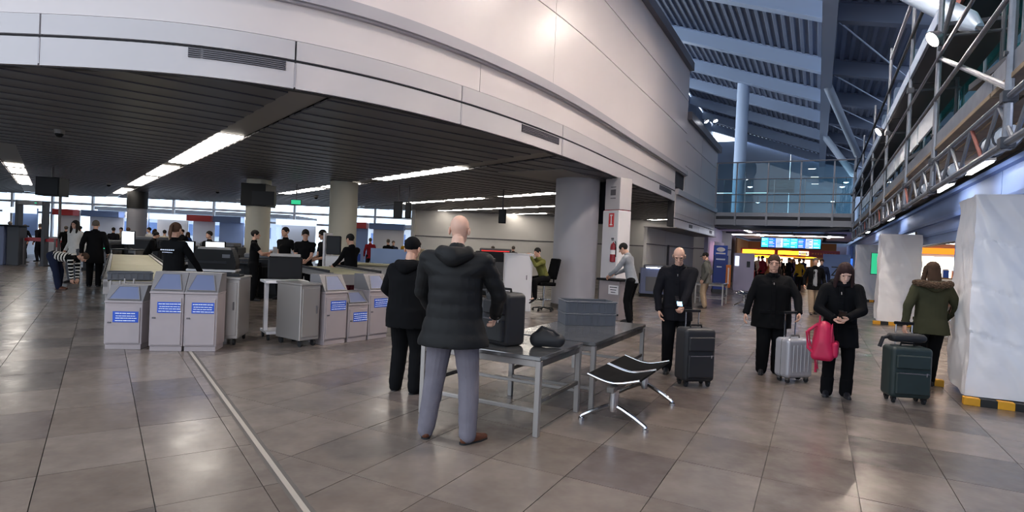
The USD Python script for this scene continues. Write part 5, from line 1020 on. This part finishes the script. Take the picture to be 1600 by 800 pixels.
def phone(I, p, label, rz=0., tilt=.9):
    t = thing('phone', label, 'phone', world(I, p), I['face']+rz); R = Rx(tilt)
    obj('case', MB().box((0, 0, 0), (.074, .15, .009), R=R, b=.003), 'black_plastic', t); obj('screen', MB().box(R@np.array([0, 0, .0055]), (.066, .138, .002), R=R, b=.0005), 'phone_screen', t)

# ---- the people near the camera
def at_feet(x, y): return fl(x, y)[:2]
def turn(dx, dy): return math.degrees(math.atan2(dy, dx))-90
b = at_feet(705, 686)
I = person('person', 'tall bald person in a long black puffer jacket and grey trousers, seen from behind', b[0]-.02, b[1], -8, 1.86, skin='skin_pale', top='puffer_black', bottom='cloth_greytrouser', shoe='leather_brown', hair='none', feet=((-.20, .0, 14), (.17, -.06, -38)), coat='puffer', hem=.425, flare=1.22, girth=1.34, shoulder=1.28, head=(14, 0), legw=.94, hands=((-.27, .32, 1.02), (.30, .30, 1.02)), elbows=((-.8, -.5, -.3), (.9, -.5, -.3)), extras=(x_hood_down('puffer_black'),))
b = at_feet(632, 612)
person('person', 'smaller person in a black hooded coat and dark trousers, back turned', b[0], b[1], -14, 1.66, top='cloth_black', bottom='cloth_black', hair='beanie', hairm='cloth_black', feet=((-.12, .02, 10), (.13, -.04, -30)), hem=.43, flare=1.0, girth=1.5, shoulder=1.12, hscale=1.08, head=(12, 0), hands=((-.20, .26, .96), (.22, .26, .96)), elbows=((-1, -.5, 0), (1, -.5, 0)), extras=(x_hood_down('cloth_black'),))
b = at_feet(1203, 584)
I = person('person', 'heavy person in a wide black coat and glasses holding a suitcase handle', b[0], b[1]+.05, 166, 1.66, skin='skin_light', top='cloth_black', bottom='cloth_black', hair='short', hairm='hair_brown', feet=((-.10, .0, 10), (.11, .06, -12)), hem=.40, flare=1.0, girth=1.62, shoulder=1.14, hscale=1.1, head=(4, -8), legw=1., hands=((-.30, .26, .90), (.36, .12, .84)), elbows=((-1, -.35, .1), (1, -.35, .1)), extras=(x_glasses,))
hw_ = world(I, (-.33, .36, 0)); q = fl(1238, 596)
suitcase('silver hard-shell suitcase with a dark band beside the heavy person in black', q, 18, .43, .26, .52, 'case_silver', hard=True, handle=.33, trim='steel_dark')
b = at_feet(1306, 618)
I = person('person', 'red-haired person in a black coat and boots looking down at a phone', b[0], b[1], 158, 1.63, skin='skin_pale', top='cloth_black', bottom='cloth_black', hair='long', hairm='hair_red', feet=((-.10, .0, 6), (.11, .03, -12)), hem=.375, flare=1.12, girth=1.2, legw=.9, shoulder=1.02, hscale=1.06, head=(30, 4), lean=6, hands=((-.03, .33, .98), (.10, .31, .96)), elbows=((-1, -.2, -.5), (1, -.2, -.5)), palms=((.4, .2, 1), (-.4, .2, 1)), curl=(.7, .7), extras=(x_scarf('cloth_coal'), x_hood_down('cloth_black')))
for i_ in (0, 1):
    k_, a_2 = I['knee'][i_], I['ank'][i_]; t_ = smooth_mesh(I['hull'](I['S'](k_*.35+a_2*.65, .044*1.63), I['S'](a_2-[0, 0, .02], .043*1.63)), .02, 4, lambda v: .008*(meshkit.fbm(v*25, 3, 4)-.5)); obj('boot_shaft', (t_.vertices, t_.faces), 'cloth_black', I['P'], smooth=True)
phone(I, (.035, .43, 1.03), 'dark phone held by the red-haired person', 0, .5)
def backpack(label, p, rz, w, d, h, mat, dark):
    t = thing('backpack', label, 'backpack', p, rz); M = M3
    m = M.batch_hull([M.sphere(1, 20).scale((.06, .05, .05)).translate((s*(w/2-.06), y, .05)) for s in (-1, 1) for y in (-d/2+.05, d/2-.05)]+[M.sphere(1, 20).scale((w*.36, d*.42, .12)).translate((0, 0, h-.12)), M.sphere(1, 20).scale((w/2, d/2, .1)).translate((0, 0, h*.45))])
    s_ = smooth_mesh(m, .02, 5, lambda v: .008*(meshkit.fbm(v*12, 3, 2)-.5)); obj('bag_body', (s_.vertices, s_.faces), mat, t, smooth=True)
    pk = M.batch_hull([M.sphere(.035, 14).translate((s*w*.3, -d/2-.005, z)) for s in (-1, 1) for z in (.08, h*.42)]); obj('pocket', MB().mf(pk), mat, t, smooth=50)
    obj('zip', MB().tube([(w*.42*math.sin(a), -d*.36, h*.55+h*.38*math.cos(a)) for a in np.linspace(-1.7, 1.7, 22)], .006, 6), dark, t); obj('grab_loop', MB().tube([(-.03, d*.2, h-.02), (-.02, d*.2, h+.05), (.02, d*.2, h+.05), (.03, d*.2, h-.02)], .01, 7), dark, t)
    for s in (-1, 1): obj('shoulder_strap', MB().tube([(s*.08, d*.3, h-.05), (s*.13, d/2+.05, h*.7), (s*.14, d/2+.03, h*.3), (s*.13, d*.3, .06), (s*.12, d*.25, -.14)], .016, 7), dark, t)
    return t
pb = world(I, (.20, .30, 0)); backpack('bright pink-red backpack hanging from the red-haired person\'s hand', (pb[0], pb[1], .47), 158-100, .34, .24, .46, 'pink_bag', 'pink_bag')
b = at_feet(1446, 606)
I = person('person', 'dark-haired person in a green fur-hooded parka walking away with a suitcase', b[0]+.02, b[1], -20, 1.66, top='cloth_olive', bottom='cloth_black', hair='long', hairm='hair_brown', feet=((-.09, -.02, 6), (.09, .22, -4)), hem=.44, flare=1.15, girth=1.2, legw=.92, shoulder=1.05, hscale=1.06, head=(4, 6), hands=((-.32, -.12, .84), (.21, .20, .92)), elbows=((-1, -.3, -.2), (1, -.3, -.2)), coat='parka', extras=(x_hood_down('cloth_olive', 'fur_brown'), x_scarf('cloth_midgrey')))
q = fl(1413, 628); suitcase('dark green-black suitcase on wheels pulled by the person in the parka', q, -8, .45, .28, .60, 'case_green', handle=.26)
bg = thing('hand_bag', 'small black bag strapped on top of the dark green-black suitcase', 'bag', (q[0], q[1]+.02, .715), -8); mm = smooth_mesh(M3.batch_hull([M3.sphere(.05, 14).translate((sx*.15, sy*.04, .05)) for sx in (-1, 1) for sy in (-1, 1)]), .03, 2, lambda v: .01*(meshkit.fbm(v*14, 3, 3)-.5)); obj('bag_body', (mm.vertices, mm.faces), 'bag_dark', bg, smooth=True); obj('strap', MB().tube([(-.18, 0, .06), (-.27, -.02, .04), (-.30, -.03, -.04), (-.31, -.03, -.07)], .022, 8), 'bag_dark', bg)
# the man with a phone, behind his black case
b = at_feet(1071, 596)
I = person('person', 'grey-haired balding person in a dark coat and glasses reading a phone', b[0], b[1]+.55, 168, 1.74, skin='skin_light', top='cloth_coal', bottom='cloth_black', hair='balding', hairm='hair_grey', feet=((-.10, 0, 8), (.10, .03, -8)), hem=.42, flare=1.05, girth=1.2, shoulder=1.1, head=(26, -6), lean=4, hands=((-.04, .34, .95), (.24, .12, .86)), elbows=((-1, -.2, -.5), (1, -.4, -.2)), palms=((.2, .4, 1), None), curl=(.8, .5), extras=(x_glasses,))
phone(I, (.0, .47, .99), 'bright phone screen in the hand of the grey-haired person', 0, -.35)
q = fl(1083, 602); suitcase('tall black fabric suitcase in front of the grey-haired person with the phone', q, 12, .42, .28, .66, 'case_black', handle=.2)
# man at the pillar
b = at_feet(985, 505)
I = person('person', 'short-haired person in a grey sweatshirt leaning over the podium', b[0], b[1], 58, 1.88, top='cloth_grey', bottom='cloth_black', hair='short', hairm='hair_black', coat='shirt', hem=.5, lean=14, head=(22, 0), hands=((-.12, .52, 1.10), (.12, .50, 1.12)), elbows=((-1, -.3, -.6), (1, -.3, -.6)), feet=((-.1, 0, 5), (.1, .05, -5)), palms=((.3, 0, -1), (-.3, 0, -1)))
# seated operator in green
I = person('person', 'person in an olive green top sitting in the high office chair, resting on the desk', CHX[0]-.03, CHX[1], 25+98, 1.74, top='cloth_green', bottom='cloth_black', hair='short', hairm='hair_black', coat='shirt', hem=.5, hipz=.86, hipxy=(0, -.04), lean=24, head=(-4, 10), feet=((-.10, .32, 5, .30), (.10, .34, -5, .30)), hands=((-.10, .50, 1.42), (.10, .50, 1.42)), elbows=((-.6, .3, -1), (.6, .3, -1)), girth=1.05)
# far left: bending, standing, guards
b = at_feet(88, 452)
person('person', 'person in a black and white striped jumper bending over to the floor', b[0], b[1], -78, 1.72, top='cloth_black', bottom='cloth_navy', shoe='leather_brown', hair='short', hairm='hair_brown', lean=96, hipxy=(0, -.10), hipz=.89, head=(-10, 0), feet=((-.12, 0, 5), (.12, .10, -5)), hands=((-.12, .42, .24), (.10, .40, .22)), elbows=((-1, .2, 0), (1, .2, 0)), coat='shirt', girth=1.1, hem=.5, extras=(x_stripes('cloth_white'),))
b = at_feet(146, 448)
person('person', 'dark-coated person standing by the end of the cream conveyor, face hidden', b[0], b[1], 30, 1.86, top='cloth_black', bottom='cloth_black', hair='short', hairm='hair_grey', hem=.36, girth=1.15, head=(14, 0), lvl=2)
b = aty(117, 400, 17.3)
person('person', 'dark-haired person in a white blouse facing the camera behind the bent person', b[0], b[1], 175, 1.84, top='cloth_white', bottom='cloth_midgrey', hair='long', hairm='hair_black', coat='shirt', hem=.47, girth=1.1)
b = fl(394, 469)
person('person', 'guard in black with folded bare arms standing by the dark x-ray machine', b[0], b[1], -70, 1.76, top='cloth_black', bottom='cloth_black', hair='short', hairm='hair_black', coat='shirt', sleeve='short', hem=.5, feet=((-.24, -.04, 10), (.20, .02, -10)), hands=((.05, .34, 1.16), (-.02, .36, 1.22)), elbows=((-1, -.2, -.8), (1, -.2, -.8)), palms=((0, -1, .2), (0, -1, .2)), girth=1.05)
b = aty(270, 440, 9.6)
person('person', 'ponytailed guard with white print on a black shirt, seen from behind', b[0], b[1], -10, 1.77, top='cloth_black', bottom='cloth_black', hair='pony', hairm='hair_ginger', coat='shirt', hem=.48, girth=1.12, sleeve='long', head=(6, 8), hands=((-.22, .34, .98), (.24, .34, .98)), elbows=((-.8, -.5, -.3), (.8, -.5, -.3)), extras=(x_back_text,))
for (px_, Y, Hh, f_, lb, kw) in ((445, 15.2, 1.88, 160, 'first of three guards behind the counter, standing apart with head turned', {}), (476, 14.0, 1.84, 200, 'middle one of three guards, in black, looking down at a pad', dict(hands=((-.05, .34, 1.1), (.12, .3, 1.12)), head=(22, 0))), (507, 14.8, 1.86, 140, 'rightmost of three guards, in black with white trim, checking a device', dict(hands=((-.1, .32, 1.12), (.08, .34, 1.1)), head=(20, 0)))):
    b = aty(px_, 400, Y); person('person', lb, b[0], b[1], f_, Hh, top='cloth_black', bottom='cloth_black', hair='short', hairm='hair_black', coat='shirt', sleeve='short', hem=.5, girth=1.05, **kw)
b = aty(549, 400, 13.0)
person('person', 'dark-clothed person working at the scanner console, seen from the side', b[0], b[1], 62, 1.76, top='cloth_black', bottom='cloth_burgundy', hair='bun', hairm='hair_black', coat='shirt', hem=.47, girth=1.1, head=(14, 0), hands=((-.1, .42, 1.05), (.12, .42, 1.08)))
b = aty(230, 388, 19.8); person('person', 'operator in black leaning on the small dark desk by the bright monitor', b[0], b[1], -70, 1.66, top='cloth_black', bottom='cloth_black', hair='short', hairm='hair_black', lvl=1, lean=22, hands=((-.1, .45, 1.05), (.1, .45, 1.05)))
b = aty(327, 380, 16.5); person('person', 'black-haired operator standing behind the bright white monitors', b[0], b[1], 160, 1.70, top='cloth_black', bottom='cloth_black', hair='short', hairm='hair_black', lvl=1)
b = at_feet(1101, 481)
person('person', 'person in a grey jacket and dark cap standing by the far white wall', b[0], b[1], 60, 1.74, top='cloth_greyjacket', bottom='cloth_tan', hair='cap', hairm='hair_black', hem=.45, girth=1.15, head=(12, 0))
b = at_feet(1270, 491)
person('person', 'walker in an open dark coat over a grey jumper and tan trousers', b[0], b[1], 160, 1.72, top='cloth_black', bottom='cloth_tan', hair='short', hairm='hair_grey', feet=((-.07, -.14, 4), (.08, .20, -4)), hem=.44, girth=1.15, extras=(x_open_front('cloth_grey'),))
b = aty(1283, 430, 22.); person('person', 'person in a dark blue jacket just behind the walker in tan trousers', b[0], b[1], 150, 1.72, top='cloth_navy', bottom='cloth_black', hair='short', hairm='hair_brown', lvl=1, feet=((-.07, .14, 4), (.08, -.2, -4)))

# ---- luggage on the first steel table
q = cor(4.86, -2.62, 0); suitcase('black suitcase standing on the steel table beside the tall bald person', q, CANG-20, .34, .26, .50, 'case_black', handle=0, z0=.70, wheels=False)
q = cor(5.1, -3.05, .70); bg = thing('holdall', 'soft black bag on the steel table left of the black suitcase', 'bag', q, CANG); mm = smooth_mesh(M3.batch_hull([M3.sphere(.10, 16).translate((sx*.14, sy*.05, .10+z)) for sx in (-1, 1) for sy in (-1, 1) for z in (0, .2)]), .03, 4, lambda v: .018*(meshkit.fbm(v*9, 3, 3)-.5)); obj('bag_body', (mm.vertices, mm.faces), 'bag_dark', bg, smooth=True); obj('handle', MB().tube([(-.1, 0, .38), (-.07, 0, .48), (.07, 0, .48), (.1, 0, .38)], .014, 8), 'bag_dark', bg)
q = cor(4.98, -2.22, .70); bg = thing('shoulder_bag', 'soft dark shoulder bag lying against the black suitcase on the table', 'bag', q, CANG+20); mm = smooth_mesh(M3.batch_hull([M3.sphere(.07, 16).translate((-.10, 0, .07)), M3.sphere(.07, 16).translate((.10, 0, .07)), M3.sphere(.06, 16).translate((-.02, .02, .13))]), .03, 4, lambda v: .018*(meshkit.fbm(v*11, 3, 3)-.5)); obj('bag_body', (mm.vertices, mm.faces), 'bag_dark', bg, smooth=True); obj('strap', MB().tube([(-.12, 0, .12), (-.05, -.06, .20), (.06, -.07, .17), (.13, -.02, .10)], .012, 7), 'bag_dark', bg)

# ---- the crowd: in the hall by the windows, and in front of the far shop
TOPS = ['cloth_black', 'cloth_navy', 'cloth_red', 'cloth_coal', 'cloth_white', 'cloth_purple', 'cloth_mustard', 'cloth_blue', 'cloth_cream', 'cloth_midgrey']; TN = ['black', 'navy', 'red', 'charcoal', 'white', 'purple', 'mustard', 'blue', 'cream', 'grey']
HAIRS = ['hair_black', 'hair_brown', 'hair_grey', 'hair_ginger']
def crowd(spots, where, group, hgt=1.74):
    for px_, Y, ti, f_ in spots:
        b = aty(px_, 395, Y); k = int(abs(px_)) % 4
        person('person', f'far person in {TN[ti]} {where}, near picture column {px_}' if False else f'{TN[ti]}-topped far person {where}', b[0], b[1], f_, hgt+RNG.uniform(-.08, .08), top=TOPS[ti], bottom=['cloth_black', 'cloth_jeans', 'cloth_coal', 'cloth_tan'][k], hair='short' if k != 1 else 'long', hairm=HAIRS[k], lvl=1, feet=((-.07, .12, 4), (.08, -.12, -4)) if k % 2 else None, coat='shirt' if k == 2 else 'coat', hem=.46)
crowd([(14, 27, 0, 20)], 'left of the walk-through gate', None); crowd([(38, 29, 3, 170)], 'inside the walk-through gate', None); crowd([(62, 27, 3, 80)], 'right of the red barrier tapes', None)
crowd([(102, 27, 0, 40)], 'left of the person in the white blouse', None); crowd([(124, 30, 1, 120)], 'right behind the person in the white blouse', None)
crowd([(176, 27, 3, 20), (188, 28, 8, 200), (199, 26, 9, 10)], 'queueing behind the conveyor end', None); crowd([(232, 27, 4, 150), (241, 29, 2, 60)], 'left of the ponytailed guard', None); crowd([(256, 26, 8, 20), (284, 27, 0, 170), (293, 29, 7, 90)], 'just behind the ponytailed guard', None)
crowd([(578, 28, 2, 20)], 'right of the cream column', None); crowd([(606, 26, 0, 30), (614, 28, 1, 200), (634, 27, 6, 30)], 'under the hanging black screens', None); crowd([(655, 25, 8, 20)], 'just left of the tall bald person', None)
crowd([(770, 29, 0, 90)], 'left of the single hanging screen', None); crowd([(802, 27, 3, 30)], 'right of the single hanging screen', None); crowd([(1024, 27, 2, 170), (1034, 28, 0, 200)], 'by the white wall right of the pillar', None)
crowd([(1166, 34, 0, 20), (1174, 38, 3, 160)], 'at the left end of the glowing shop', None); crowd([(1192, 33, 2, 30), (1186, 39, 8, 150)], 'left behind the heavy person in glasses', None); crowd([(1234, 33, 0, 20), (1241, 37, 5, 150), (1250, 31, 6, 10), (1256, 38, 1, 200)], 'between the heavy person and the walker', None); crowd([(1294, 36, 7, 160)], 'beside the letter Z panel', None); crowd([(1208, 41, 4, 30), (1222, 42, 0, 170)], 'deep inside the glowing shop', None)
